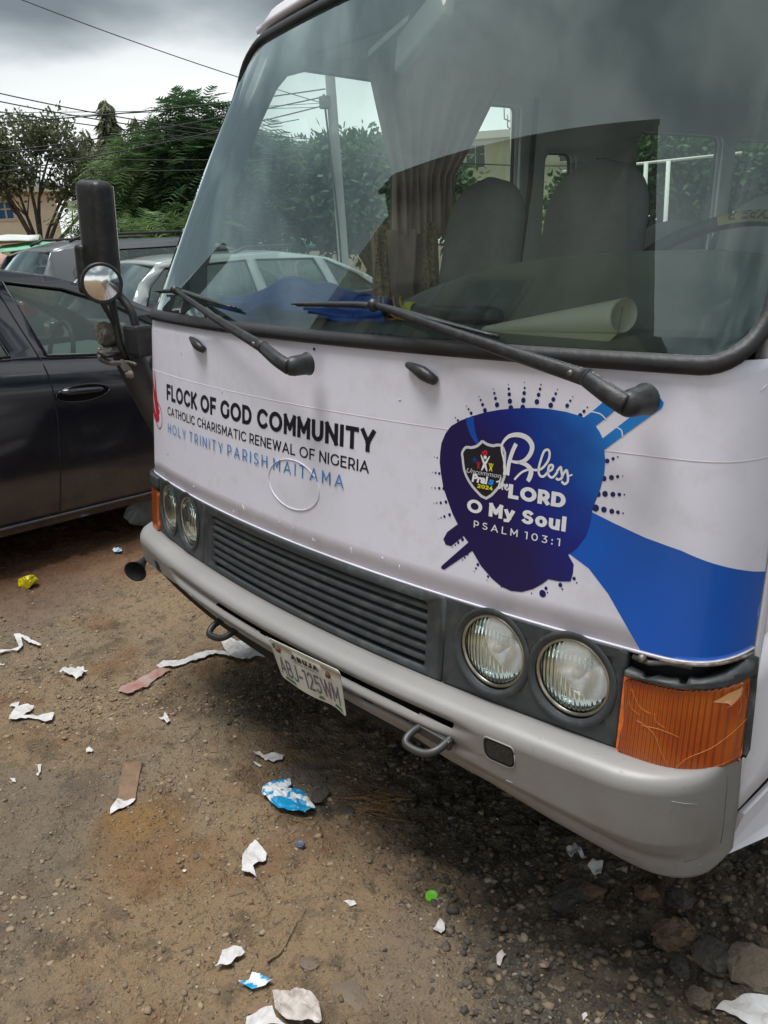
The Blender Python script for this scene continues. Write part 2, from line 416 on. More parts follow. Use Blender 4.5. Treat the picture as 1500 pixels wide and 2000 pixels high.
def rock_template(seed, sub=1):
    bm = bmesh.new(); bmesh.ops.create_icosphere(bm, subdivisions=sub, radius=1)
    r = random.Random(seed)
    D = [(Vector((r.gauss(0, 1), r.gauss(0, 1), r.gauss(0, 1))).normalized(), r.uniform(.45, .8)) for _ in range(7)]
    for v in bm.verts:
        v.co *= r.uniform(.80, 1.2)
        for d_, k_ in D:
            q = v.co.dot(d_)
            if q > k_: v.co -= d_*(q-k_)
    for v in bm.verts: v.co.z *= .62; v.co.x *= r.uniform(.98, 1.02)
    V = np.array([v.co[:] for v in bm.verts]); F = np.array([[v.index for v in f.verts] for f in bm.faces]); bm.free(); return V, F
def scatter_stones(name, n, posfn, rmin, rmax, m, label=None, power=2.2, sub=1):
    T = [rock_template(s, sub) for s in range(6)]; VV, FF = [], []; base = 0
    for i in range(n):
        x, y = posfn()
        r = rmin+(rmax-rmin)*random.random()**power
        V, F = T[i % 6]; a = random.random()*6.28; s = np.array([random.uniform(.7, 1.3), random.uniform(.7, 1.3), random.uniform(.6, 1.1)])*r
        W = V*s; ca, sa = math.cos(a), math.sin(a)
        W = np.stack([W[:, 0]*ca-W[:, 1]*sa+x, W[:, 0]*sa+W[:, 1]*ca+y, W[:, 2]], 1)
        VV.append(W); FF.append(F+base); base += len(V)
    V = np.vstack(VV); F = np.vstack(FF)
    nv = len(T[0][0]); cx = V[:, 0].reshape(n, nv).mean(1); cy = V[:, 1].reshape(n, nv).mean(1)
    V[:, 2] += np.repeat(ground_z(cx, cy), nv)
    me = bpy.data.meshes.new(name); me.vertices.add(len(V)); me.vertices.foreach_set('co', V.astype(np.float32).ravel())
    me.loops.add(F.size); me.polygons.add(len(F)); me.loops.foreach_set('vertex_index', F.ravel().astype(np.int32))
    me.polygons.foreach_set('loop_start', (np.arange(len(F))*3).astype(np.int32)); me.update(calc_edges=True)
    o = link(name, me, m, None, False); o['kind'] = 'stuff'
    if label: o['label'] = label; o['category'] = 'gravel'
    return o
def island_mat(name, cols, rough=.9, bump=.3, bscale=60):
    m = mat(name, cols[0][1], rough, bump=bump, bscale=bscale); t = m.node_tree
    g = t.nodes.new('ShaderNodeNewGeometry'); r = t.nodes.new('ShaderNodeValToRGB'); r.color_ramp.interpolation = 'CONSTANT'
    el = r.color_ramp.elements; el[0].position = 0; el[0].color = (*cols[0][1], 1); el[1].position = cols[1][0]; el[1].color = (*cols[1][1], 1)
    for p, c in cols[2:]:
        q = el.new(p); q.color = (*c, 1)
    t.links.new(g.outputs['Random Per Island'], r.inputs[0]); t.links.new(r.outputs[0], t.nodes['Principled BSDF'].inputs['Base Color']); return m
peb = island_mat('pebble_mix', [(0, (.25, .18, .115)), (.3, (.19, .155, .12)), (.55, (.13, .09, .06)), (.75, (.32, .25, .17)), (.9, (.34, .29, .23)), (.97, (.20, .10, .05))])
asp_m = island_mat('asphalt_crumbs', [(0, (.065, .056, .046)), (.3, (.12, .096, .07)), (.55, (.175, .135, .095)), (.72, (.08, .072, .062)), (.88, (.21, .155, .10)), (.96, (.28, .23, .18))])
scatter_stones('pebbles', 7000, lambda: (random.triangular(-2.8, 1.2, .2), random.triangular(-1.1, .8, -.3)), .0014, .008, peb, 'fine tan and brown pebbles strewn over the dirt', 3.6)
def asp_pos():
    while True:
        x = random.uniform(-.4, 1.35); y = random.uniform(-.35, 1.4)
        if x*.55+y > .23+random.gauss(0, .06) and (x > -.1 or random.random() < .4): return x, y
scatter_stones('asphalt_gravel', 26000, asp_pos, .0014, .015, asp_m, 'dark crumbled asphalt gravel under and beside the bus bumper', 4.2)
def patch_pos():
    a = random.gauss(0, 1); return -.60+a*.16, .28+random.gauss(0, .10)
scatter_stones('tar_crumbs', 900, patch_pos, .002, .012, asp_m, 'dark tarry crumbs in the patch near the fallen paper strip', 2.4)

emb = island_mat('embedded_stone', [(0, (.26, .19, .12)), (.3, (.20, .155, .11)), (.55, (.31, .235, .155)), (.8, (.14, .105, .075)), (.92, (.36, .29, .21))])
def clump_pos():
    while True:
        x, y = random.triangular(-2.6, 1.1, -.2), random.triangular(-1.0, .7, -.3)
        if float(fbm(np.array([x]), np.array([y]), 4., 3, 77)[0]) > random.uniform(-.1, .45): return x, y
scatter_stones('embedded_stones', 2600, clump_pos, .002, .013, emb, 'flat brown stones trodden into the dirt', 2.6)
rockm = mat('rock', (.12, .095, .07), .9, var=.5, vscale=9, bump=1., bscale=70, var2=(.19, .15, .11))
rock_brown = mat('rock_brown', (.07, .05, .04), .9, bump=1., bscale=70, var=.5, vscale=30, var2=(.24, .145, .085))
rock_black = mat('rock_tarred', (.04, .036, .034), .9, bump=1., bscale=80, var=.5, vscale=14, var2=(.13, .11, .09))
def rock(x, y, r, m, label, seed, sq=.6, el=1.2):
    bm = bmesh.new(); bmesh.ops.create_icosphere(bm, subdivisions=3, radius=1)
    rr = random.Random(seed); dirs = [Vector((rr.gauss(0, 1), rr.gauss(0, 1), rr.gauss(0, 1))).normalized() for _ in range(9)]
    offs = [rr.uniform(.62, .92) for _ in dirs]
    for v in bm.verts:
        for d, o_ in zip(dirs, offs):
            k = v.co.dot(d)
            if k > o_: v.co -= d*(k-o_)
        v.co += Vector((rr.gauss(0, 1), rr.gauss(0, 1), rr.gauss(0, 1)))*.065
        v.co.z *= sq; v.co.x *= el; v.co *= r
    o = bmobj('rock', bm, m, None, False, (x, y, gz(x, y)+r*sq*.35)); o.rotation_euler.z = rr.uniform(0, 3)
    tag(o, label, 'rock', 'broken stones lying near the bumper corner'); return o
rock(.915, .30, .042, rock_brown, 'rusty brown stone lying between dark lumps below the bumper corner', 1)
rock(1.00, .305, .045, rock_black, 'dark tarred lump just right of the rusty brown stone', 2, .5)
rock(1.075, .335, .055, rockm, 'large grey brown rock at the right edge of the gravel', 3, .55)
rock(.705, .285, .030, rock_brown, 'small reddish stone near the low edge of the bumper', 4)
rock(.675, .245, .045, rock_black, 'black asphalt chunk beside the small reddish stone', 5, .5, 1.4)
rock(.80, .375, .026, rock_brown, 'little brown rock directly under the bumper corner', 6)
rock(.86, .42, .036, rock_black, 'dark round lump behind the little brown rock', 7)
rock(1.03, .20, .026, rockm, 'pale angular stone near the bottom right corner', 8)
rock(-.04, .035, .030, rock_black, 'flat tar lump right of the blue and white wrapper', 9, .4, 1.3)
rock(.06, .055, .020, rock_black, 'small black pebble cluster piece by the tar lump', 10, .5)
rock(.96, .245, .024, rock_black, 'small black stone in front of the dark tarred lump', 11)
rock(.54, -.30, .040, rockm, 'broad flat tan stone half sunk near the bottom edge', 12, .28, 1.6)
rock(.42, -.33, .022, rockm, 'low brown stone half sunk beside the crushed paper', 13, .4)

# ------------------------------------------------------------------ bus surface: s = distance round the nose from its middle, z = height
W_ = 1.065
_c = .09266; _x1 = .96
_p0 = np.array([_x1, _c*_x1**2]); _p1 = _p0+.075*np.array([1, 2*_c*_x1]); _p2 = np.array([W_, .14]); _p3 = np.array([W_, .25])
_xs = np.linspace(0, _x1, 97); _t = np.linspace(0, 1, 41)[1:, None]
_PL = np.vstack([np.stack([_xs, _c*_xs**2], 1), (1-_t)**3*_p0+3*(1-_t)**2*_t*_p1+3*(1-_t)*_t*_t*_p2+_t**3*_p3, [[W_, 7.]]])
_S = np.r_[0, np.cumsum(np.hypot(*np.diff(_PL, axis=0).T))]
SE = float(_S[-2]); LEAN = .13291; ZL = .70254; WS = .56
def ysh(z):
    return LEAN*(z-ZL) if z < 1.3 else LEAN*(1.3-ZL)+WS*(z-1.3)
def xsc(z): return 1 if z < 1.35 else 1-.055*((z-1.35)/.85)**1.3
def SP(s, z, off=0., tuck=0.):
    a = abs(s); x = float(np.interp(a, _S, _PL[:, 0])); y = float(np.interp(a, _S, _PL[:, 1]))
    x1 = float(np.interp(a+.004, _S, _PL[:, 0])); y1 = float(np.interp(a+.004, _S, _PL[:, 1]))
    x0 = float(np.interp(max(a-.004, 0), _S, _PL[:, 0])); y0 = float(np.interp(max(a-.004, 0), _S, _PL[:, 1]))
    tx, ty = x1-x0, y1-y0; l = math.hypot(tx, ty); nx, ny = ty/l, -tx/l
    x = (x+nx*off)*xsc(z); y = y+ny*off+ysh(z)
    if z > 1.3:   # slight barrel of the glass
        t = min(1, (z-1.3)/.87); y -= .10*t*(1-t)*.35
    return Vector((math.copysign(x, s) if a > 1e-9 else 0., y, z))
def off_fn(off): return lambda s, z: SP(s, z, off)
def lin(a, b, n): return [a+(b-a)*i/(n-1) for i in range(n)]

BUS = empty('minibus', (0, 0, 0), 'white wrapped minibus with blue splash print and cracked orange corner lamp', 'minibus')
def bp(name, loops, off, m, parent=None, step=(.05, .12), th=0):
    o = drape(name, loops, off_fn(off), m, parent or BUS, step)
    if th: solid(o, th)
    return o
# front panel under the glass (with the seam of the vinyl as two sheets)
fp = bp('front_panel', [[(-1.158, .792), (1.158, .792), (1.158, 1.285), (-1.158, 1.315)]], 0, wrap, None, (.01, .06)); solid(fp, .004)
# lapped upper strip of vinyl
ov = bp('vinyl_overlap', [[(-1.15, 1.137), (1.15, 1.127), (1.15, 1.1285), (-1.15, 1.1385)]], .0004, mat('vinyl_edge', (.80, .78, .85), .3), None, (.01, 1)); solid(ov, .0008)
# panel folded under along its lower edge
lowlip = grid('panel_hem', lin(-1.158, 1.158, 80), [0, .5, 1], lambda s, t: SP(s, .792-.010*t, -.012*t*t), wrap, BUS); solid(lowlip, .003)
# corner strips up to the roof
for sg in (-1, 1):
    cs = grid('corner_panel', lin(1.163, SE, 5), lin(.46, 1.34, 14), lambda s, z, k=sg: SP(k*s, z, 0), white_paint, BUS); solid(cs, .006, 0)
    cs = grid('windscreen_pillar', lin(1.085, 1.13, 4), lin(1.27, 2.20, 20), lambda s, z, k=sg: SP(k*s, z, 0), white_paint, BUS); solid(cs, .03)

# windscreen, gasket
GL = 1.055
def wind_loop():
    P = []
    for cx, cz, a0, r in ((GL-.17, 2.135-.17, 0, .17), (-GL+.17, 2.135-.17, 90, .17), (-GL+.075, 1.308+.075, 180, .075), (GL-.075, 1.308+.075, 270, .075)):
        for k in range(11):
            a = R(a0+9*k); P.append((cx+r*math.cos(a), cz+r*math.sin(a)))
    return [(a, b-.018*a if b < 1.6 else b) for a, b in P]
wl = wind_loop()
# top edge a touch lower at the corners
ws = bp('windscreen', [wl], -.004, wind_glass, None, (.04, .06))
def gasket_ring(name, C_, w, off, m, parent):
    P_ = []
    n = len(C_)
    for i in range(n):
        a = C_[i]; b = C_[(i+1) % n]; d = math.dist(a, b); k = max(1, int(d/.04))
        for j in range(k): P_.append((a[0]+(b[0]-a[0])*j/k, a[1]+(b[1]-a[1])*j/k))
    V, F = [], []; n = len(P_)
    prof = [(-w*.15, -.012), (-w*.1, off*.55), (w*.35, off), (w*.85, off*.8), (w*1.0, 0.0)]
    for i, p in enumerate(P_):
        a = P_[i-1]; b = P_[(i+1) % n]; t = Vector((b[0]-a[0], b[1]-a[1])).normalized(); nr = Vector((t.y, -t.x))
        for q, o_ in prof: V.append(SP(p[0]+nr.x*q, p[1]+nr.y*q, o_))
    m_ = len(prof)
    for i in range(n):
        j = (i+1) % n
        for k in range(m_-1): F.append((i*m_+k, j*m_+k, j*m_+k+1, i*m_+k+1))
    return mesh(name, V, F, m, parent, True)
gasket_ring('windscreen_gasket', wl, .027, .012, rubber, BUS)
# header above the glass + roof
RX = [i/16*2-1 for i in range(17)]
def roof_pt(u, v):
    # u -1..1 across, v 0..1 front to back
    x = u*W_*.945; yf = SP(0, 2.19).y+.095*abs(u)**2.2+.03
    y = yf+(6.75-yf)*v**1.6
    top = 2.21+.25*(1-abs(u)**3.2)*min(1, ((y-yf)/.75))**.5
    if abs(u) > .999: top = 2.21
    return Vector((x, y, top))
rf = grid('roof', [math.sin(R(a)) for a in lin(-90, 90, 25)], lin(0, 1, 40), roof_pt, white_paint, BUS); solid(rf, .02)
hd = grid('header_panel', lin(-1.12, 1.12, 40), [2.20, 2.215, 2.235, 2.25], lambda s, z: SP(s, z, -.002-(z-2.2)*.3), white_paint, BUS); solid(hd, .02)

# side walls with window openings, y-z panels
def side_fn(sg, off=0.): return lambda y, z: Vector((sg*(W_+off)*xsc(z), y, z))
def yc(z): return .25+ysh(z)
def yc2(z): return yc(z)-.085*min(1, max(0, (z-1.3)/.15))
edge = [(yc2(z), z) for z in [.46, .8, 1.1, 1.3, 1.45]+lin(1.55, 2.26, 8)]
arch = [(1.12+.47*math.cos(R(a)), .40+.47*math.sin(R(a))) for a in range(7, 174, 8)]
arch2 = [(5.0+.47*math.cos(R(a)), .40+.47*math.sin(R(a))) for a in range(7, 174, 8)]
outer = [(yc(.46), .46)]+arch[::-1]+arch2[::-1]+[(6.75, .46), (6.75, 2.26)]+edge[::-1][:-1]
WIN = {-1: [[(.395, 1.32), (1.30, 1.30), (1.32, 2.02), (1.27, 2.085), (.90, 2.10), (.80, 2.075), (.74, 2.02), (.68, 1.93), (.50, 1.62), (.41, 1.45)], rrect(1.45, 2.035, 1.28, 2.035, .03, 3), rrect(2.20, 2.45, 1.32, 1.85, .05, 4), rrect(2.57, 2.78, 1.32, 1.835, .05, 4),
            rrect(2.93, 3.80, 1.30, 1.96, .06, 4), rrect(3.92, 4.78, 1.30, 1.95, .06, 4), rrect(4.90, 5.70, 1.30, 1.95, .06, 4), rrect(5.80, 6.55, 1.30, 1.95, .06, 4)],
       1: [[(.395, 1.32), (1.30, 1.30), (1.32, 2.02), (1.27, 2.085), (.90, 2.10), (.80, 2.075), (.74, 2.02), (.68, 1.93), (.50, 1.62), (.41, 1.45)], rrect(1.50, 2.40, 1.30, 1.97, .06, 4), rrect(2.52, 3.42, 1.30, 1.97, .06, 4), rrect(3.54, 4.44, 1.30, 1.97, .06, 4), rrect(4.56, 5.46, 1.30, 1.97, .06, 4), rrect(5.58, 6.55, 1.30, 1.97, .06, 4)]}
for sg in (-1, 1):
    o = drape('side_panel', [outer]+WIN[sg], side_fn(sg), white_paint, BUS, (None, .1)); o.modifiers.new('solid', 'SOLIDIFY').thickness = .018; o.modifiers['solid'].offset = 1 if sg < 0 else -1
    ins = [(yc(.8)+.02, .8), (6.7, .8), (6.7, 2.22)]+[(yc2(z)+.012, z) for z in (2.22, 1.8, 1.5, 1.45, 1.3)]
    o = drape('side_liner', [ins]+WIN[sg], side_fn(sg, -.035), liner, BUS, (None, .1)); o.modifiers.new('solid', 'SOLIDIFY').thickness = .02; o.modifiers['solid'].offset = 1 if sg < 0 else -1
    for wv_ in WIN[sg]:
        g = drape('side_window', [wv_], side_fn(sg, -.008), side_glass, BUS, (None, .15))
        pts = [side_fn(sg, .004)(a, b) for a, b in wv_]; pts = pts+[pts[0], pts[1]]
        tube('window_seal', pts, .009, rubber, g, 6)
    # slanting inner post beside the door window and black slide rails
    tube('grab_rail', [Vector((sg*(W_-.09)*xsc(z), y, z)) for y, z in ((2.08, 2.06), (2.06, 1.7), (1.99, 1.32))], .012, rubber, BUS, 8)
box('rear_panel', (0, 6.76, 1.3), (2.06, .04, 1.9), white_paint, BUS)
box('floor_pan', (0, 3.6, .78), (2.02, 6.2, .05), liner, BUS)
box('underbody', (0, 3.5, .56), (1.5, 6.0, .30), darkhole, BUS)
cl = grid('ceiling_liner', lin(-1, 1, 13), lin(.9, 6.72, 20), lambda u, y: Vector((u*1.0, y, 2.13+.08*(1-u*u)*min(1, (y-.9)/.3))), liner, BUS)
grid('header_liner', lin(-1.0, 1.0, 20), lin(0, 1, 6), lambda u, t: Vector((u, SP(u, 2.16).y+.05+(.9-SP(0, 2.16).y+.0)*t*(1-.0*u), 2.165-.035*t+.0)), liner, BUS)
# wheels
tyre_m = mat('tyre_rubber', (.02, .02, .02), .8, bump=.3, bscale=60, var=.3, vscale=10)
def wheel(parent, x, y, z, r, wd, sg, rimm=None):
    t_ = lathe('tyre', [(r*.62, -wd/2), (r*.9, -wd/2), (r*.985, -wd*.38), (r, -wd*.2), (r, wd*.2), (r*.985, wd*.38), (r*.9, wd/2), (r*.62, wd/2)], tyre_m, parent, 36, 'x', (x, y, z))
    rm = lathe('rim', [(r*.63, -wd*.42*sg), (r*.63, wd*.42*sg), (r*.58, wd*.34*sg), (r*.5, wd*.18*sg), (r*.2, wd*.22*sg), (r*.17, wd*.34*sg), (0.001, wd*.35*sg)], rimm or steel, t_, 30, 'x')
    return t_
for sg in (-1, 1):
    wheel(BUS, sg*.90, 1.12, .385, .385, .22, sg); wheel(BUS, sg*.88, 5.0, .385, .385, .24, sg)
    # wheel house
    o = grid('wheel_house', lin(R(-5), R(185), 20), [.62, 1.04], lambda a, x, k=sg: Vector((k*x, 1.12+.465*math.cos(a), .40+.465*math.sin(a))), darkhole, BUS)
# sill blade behind the bumper end
for sg in (-1, 1):
    o = mesh('sill_blade', [(sg*1.062, .25, .44), (sg*1.066, .62, .47), (sg*1.072, .60, .40), (sg*1.074, .50, .355), (sg*1.066, .38, .325), (sg*1.03, .24, .330)], [(0, 1, 2, 3, 4, 5)], white_paint, BUS); solid(o, .012, 0)

# ------------------------------------------------------------------ lamp panels and grille
ZB, ZT = .604, .787
back = grid('grille_backing', lin(-.93, .93, 30), [.60, .70, .79], lambda s, z: SP(s, z, -.075), darkhole, BUS)
XG = .517
fr_outer = [(-XG+.002, ZB), (XG-.002, ZB), (XG-.002, ZT), (-XG+.002, ZT)]
gf = bp('grille_frame', [fr_outer, rrect(-.462, .468, .618, .766, .012, 3)], .004, greyplastic, None, (.05, None)); solid(gf, .05)
for i in range(6):
    zc = .7495-i*.0232
    def slat(s, t, zc=zc):
        # rounded louvre: nose at front, tail going back and up
        pr_ = [(-.045, .012), (-.02, .011), (-.004, .0075), (.0015, 0.0), (-.003, -.0065), (-.02, -.008), (-.045, -.006)]
        o_, dz = pr_[int(t)]
        return SP(s, zc+dz, o_)
    grid('grille_slat', lin(-.468, .474, 36), range(7), slat, greyplastic, BUS)
# lamp panels
def circ(cx, cz, r, n=36): return [(cx+r*math.cos(2*math.pi*k/n), cz+r*math.sin(2*math.pi*k/n)) for k in range(n)]
LR = .0735; LX = (.637, .8155); LZ = .7045
lens_m = glass('lamp_glass', (.97, .98, .98), 1.6, .05, .26, (.9, .9, .87)); wave_bump(lens_m, 34, .5, 'X', .003)  # white haze in the lens stands in for bright reflections
reflector = mat('lamp_reflector', (.93, .93, .91), .28, metal=1., bump=.06, bscale=20)
bulbm = mat('bulb_glass', (.55, .5, .42), .2)
sealm = mat('lamp_ring', (.42, .39, .32), .35, metal=.9, var=.3, vscale=30)
for sg in (-1, 1):
    panel = [(sg*(XG+.002), ZB), (sg*.917, ZB-.001), (sg*.917, ZT), (sg*(XG+.002), ZT)]
    if sg < 0: panel = panel[::-1]
    lp = bp('lamp_panel', [panel]+[circ(sg*x, LZ, LR+.006) for x in LX], .004, greyplastic, None, (.03, .03)); solid(lp, .03)
    for x in LX:
        # recessed cone of plastic round each lamp
        dsh = grid('lamp_surround', lin(0, 2*math.pi, 37), [0, .35, .7, 1], lambda a, t, x=x, sg=sg: SP(sg*x+(LR+.0185-.015*t)*math.cos(a), LZ+(LR+.0185-.015*t)*math.sin(a), .0085*(1-abs(2*t-.7)/1.4)+.002), greyplastic, lp)
        c_ = SP(sg*x, LZ, -.004); tgt = (SP(sg*x+.01, LZ)-SP(sg*x-.01, LZ)).normalized(); upd = Vector((0, .06, 1)).normalized()
        nrm = tgt.cross(upd).normalized(); M3 = Matrix((tgt, -nrm, upd)).transposed()
        if nrm.y > 0: M3 = Matrix((tgt, nrm, upd)).transposed()
        lamp = bpy.data.objects.new('headlight', None)
        COL.objects.link(lamp); lamp.parent = BUS; lamp.matrix_local = Matrix.Translation(c_) @ M3.to_4x4()
        # y axis points backwards
        lathe('reflector', [(LR-.003, .006), (LR*.93, .018), (LR*.8, .034), (LR*.6, .050), (LR*.35, .060), (LR*.12, .064), (.001, .0645)], reflector, lamp, 40)
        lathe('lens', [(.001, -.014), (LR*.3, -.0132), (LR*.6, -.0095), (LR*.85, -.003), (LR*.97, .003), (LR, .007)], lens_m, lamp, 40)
        lathe('trim_ring', [(LR*.955, -.001), (LR*.99, -.005), (LR+.003, -.004), (LR+.005, .004), (LR+.003, .014)], sealm, lamp, 40)
        lathe('bulb', [(.001, .006), (.008, .008), (.0105, .014), (.0105, .03), (.008, .062)], bulbm, lamp, 16)
        # coarse prism block in the top half of the moulded glass
        V, F = [], []
        for k in range(9):
            v, f = box_v(-.036+k*.009, -.006, .036, .004, .004, .02); V, F = join([(V, F), (v, f)])
        for k in range(5):
            v, f = box_v(-.004+k*.0, -.009, -.018+k*.0, .05-k*.008, .003, .002+.0*k); v = [(a, b, c-.0075*k) for a, b, c in v]; V, F = join([(V, F), (v, f)])
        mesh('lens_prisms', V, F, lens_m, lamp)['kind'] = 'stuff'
# cracked orange corner lamp (image right) and its garnish
orange = mat('orange_lens', (.62, .085, .004), .2, trans=.35, coat=.6, var=.35, vscale=14, var2=(.85, .19, .010)); wave_bump(orange, 45, 1., 'X', .004)
orange_in = mat('orange_reflector', (.72, .16, .02), .4, var=.4, vscale=30)
crackm = mat('crack_edge', (.72, .27, .07), .4)
OR = [(.922, .606), (.928, .662), (.921, .735), (.932, .742), (1.02, .744), (1.115, .746), (1.135, .738), (1.142, .70), (1.147, .64), (1.149, .60), (1.138, .591), (1.06, .596), (.99, .600), (.935, .601)]
def corner_lamp(sg):
    L = [(sg*a, b) for a, b in OR]
    if sg < 0: L = L[::-1]
    o = bp('corner_lamp', [L], .012, orange, None, (.012, .03)); solid(o, .020)
    return o
clr = corner_lamp(1); cll = corner_lamp(-1)
GA = [(.921, .7585), (.96, .7545), (1.02, .759), (1.09, .768), (1.148, .782), (1.158, .70), (1.166, .602), (1.155, .590), (1.1545, .60), (1.150, .70), (1.146, .752), (1.12, .7515), (1.02, .7495), (.921, .747)]
gg = bp('lamp_garnish', [GA], .017, greyplastic, None, (.012, .02)); solid(gg, .03)
GB = [(.921, .787), (1.02, .787), (1.158, .787), (1.160, .70), (1.166, .602), (1.155, .590), (1.1545, .60), (1.150, .70), (1.146, .752), (1.12, .7515), (1.02, .7495), (.921, .747)]
gl_ = bp('lamp_garnish', [[(-a, b) for a, b in GB][::-1]], .017, greyplastic, None, (.012, .02)); solid(gl_, .03)
# dark gap above the loose garnish with bracket and rust
grid('gap_backing', lin(.915, 1.16, 12), [.60, .70, .80], lambda s, z: SP(s, z, -.03), darkhole, BUS)
grid('gap_backing', lin(-1.16, -.915, 12), [.60, .70, .80], lambda s, z: SP(s, z, -.03), darkhole, BUS)
rust = mat('rusty_lip', (.33, .30, .26), .7, var=.6, vscale=60, var2=(.10, .06, .035))
tube('rusty_lip', [SP(s, .7865-.004*((s-1.0)/.15)**2, .001) for s in lin(.975, 1.152, 14)], .0035, rust, BUS, 6)
tube('lamp_bracket', [SP(.925, .776, -.006), SP(.955, .772, -.006), SP(.985, .779, -.010), SP(1.03, .774, -.016)], .006, steel, BUS, 8)
lathe('bracket_bolt', [(.001, -.006), (.006, -.005), (.008, 0), (.008, .004)], steel, BUS, 12, loc=SP(.944, .781, .004))
for pts in ([(.935, .726), (.945, .712), (.952, .70), (.962, .694), (.975, .692)], [(.95, .672), (.965, .668), (.985, .655), (.995, .63), (1.01, .605)], [(.96, .665), (.99, .668), (1.02, .660)], [(1.145, .668), (1.11, .655), (1.07, .638), (1.035, .622), (1.02, .60)],
            [(1.07, .727), (1.095, .732), (1.118, .735), (1.122, .725), (1.105, .713), (1.09, .708)], [(1.118, .718), (1.122, .70), (1.119, .683)], [(.935, .70), (.94, .69), (.955, .683)], [(.98, .694), (.985, .68), (1.0, .672)]):
    P_ = [SP(a+random.uniform(-.001, .001), b, .0132) for a, b in pts]
    tube('lens_crack', smoothpath(P_, 3), .00045, crackm, clr, 4)
chip = bp('broken_chip', [[(1.062, .7245), (1.088, .7345), (1.120, .737), (1.118, .722), (1.098, .708), (1.090, .716)]], .0132, mat('pale_orange', (.80, .42, .20), .3, coat=.5), clr, (.01, None))
bp('lamp_frame', [[(.918, .598), (1.153, .588), (1.151, .75), (.918, .745)][::1], [(a, b) for a, b in OR]], .008, orange_in, clr, (.02, None))

# ------------------------------------------------------------------ bumper
ZBv = [(-1.2, .42), (-1.0, .43), (-.8, .47), (-.65, .475), (-.4, .468), (-.05, .475), (.25, .460), (.45, .455), (.6, .430), (.8, .400), (.92, .385), (1.0, .374), (1.1, .368), (1.16, .378), (1.2, .41)]
def zbot(s): return float(np.interp(s, [a for a, _ in ZBv], [b for _, b in ZBv]))
def ztop(s): return .6005-.006*max(0, abs(s)-1.13)/.1
def bmp(s, t):
    zt = ztop(s); zb = zbot(s); a = abs(s)
    edge_ = max(0, (a-1.14)/.06)
    c_ = min(1, max(0, (a-.93)/.22)); k = 1-.93*c_*c_*(3-2*c_)
    P = [(-.006, .000), (.02, .0005), (.045, -.0015), (.060, -.007), (.068, -.017), (.071, -.030)]
    if t <= 5:
        i = min(int(t), 4); f = t-i; o_ = P[i][0]*(1-f)+P[i+1][0]*f; dz = P[i][1]*(1-f)+P[i+1][1]*f
        z = zt+dz
    else:
        f = (t-5)/10; z = (zt-.030)*(1-f)+zb*f
        mid = max(0, 1-(max(0, a-.55)/.1)) if a > .55 else 1
        dz = zt-z
        o_ = .071
        # recessed line between upper bar and lower lip in the middle
        bar = math.exp(-((dz-.062)/.012)**2)*.010-math.exp(-((dz-.038)/.008)**2)*.012-math.exp(-((dz-.086)/.007)**2)*.018
        o_ += mid*bar
        o_ -= .012*f+.030*max(0, f-.55)/.45*(1+.3*(1-mid))
        # soft crease above the lower edge towards the corner
        crease = math.exp(-((f-.78)/.08)**2)*.010*min(1, max(0, a-.55)/.2)
        o_ -= crease
    q = SP(s, .6, o_*k)
    return Vector((q.x, q.y, z))
us = sorted(set([round(x, 4) for x in lin(-1.165, 1.165, 150)]+[-.313, .000, .279, .597, .672, .746, .60]))
# (t) rows: fine through the face
rows = [0, 1, 2, 3, 4, 5]+[5+10*i/48 for i in range(1, 49)]
def zof(s, t): return bmp(s, t).z
def bskip(s, t):
    z = zof(s, t)
    dz = ztop(s)-z
    if t < 5: return False
    if -.313 < s < .597 and .029 < dz < .047: return True
    if (.30 < s < .59) and .080 < dz < .090: return True
    return False
bo = grid('bumper', us, rows, bmp, silverpaint, BUS, True, bskip); solid(bo, .006, 1)
bsub = bo
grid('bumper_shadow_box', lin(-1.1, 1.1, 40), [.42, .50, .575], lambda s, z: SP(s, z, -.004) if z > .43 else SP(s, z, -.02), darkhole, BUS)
# square hole left uncut: its inner dark is painted on as a patch, plus rim
hole = rrect(.674, .746, .520, .573, .016, 5)
def bface(s, z, add=0.):
    t0, t1 = 5., 15.
    for _ in range(22):
        m_ = (t0+t1)/2
        if zof(s, m_) > z: t0 = m_
        else: t1 = m_
    p = bmp(s, (t0+t1)/2); q = bmp(s, 5); n = SP(s, .6, .1)-SP(s, .6, 0); n.z = 0; n.normalize(); return p+n*add
drape('hole_dark_patch', [rrect(.676, .746, .521, .571, .016, 5)], lambda s, z: bface(s, z, .0018), darkhole, bo, (.02, .01))
pts = [bface(s, z, .001) for s, z in hole]; tube('hole_rim', pts+[pts[0]], .0016, silverpaint, bo, 6)
drape('fog_lamp_grid', [rrect(.682, .742, .527, .566, .012, 4)], lambda s, z: bface(s, z, .0025), mat('black_mesh', (.03, .03, .03), .4, bump=1., bscale=120), bo, (.02, .01))
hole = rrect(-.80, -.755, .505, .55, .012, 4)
drape('hole_dark_patch', [hole], lambda s, z: bface(s, z, .0018), darkhole, bo, (.02, .01))  # inner dark of a smaller uncut hole, painted on the bumper face
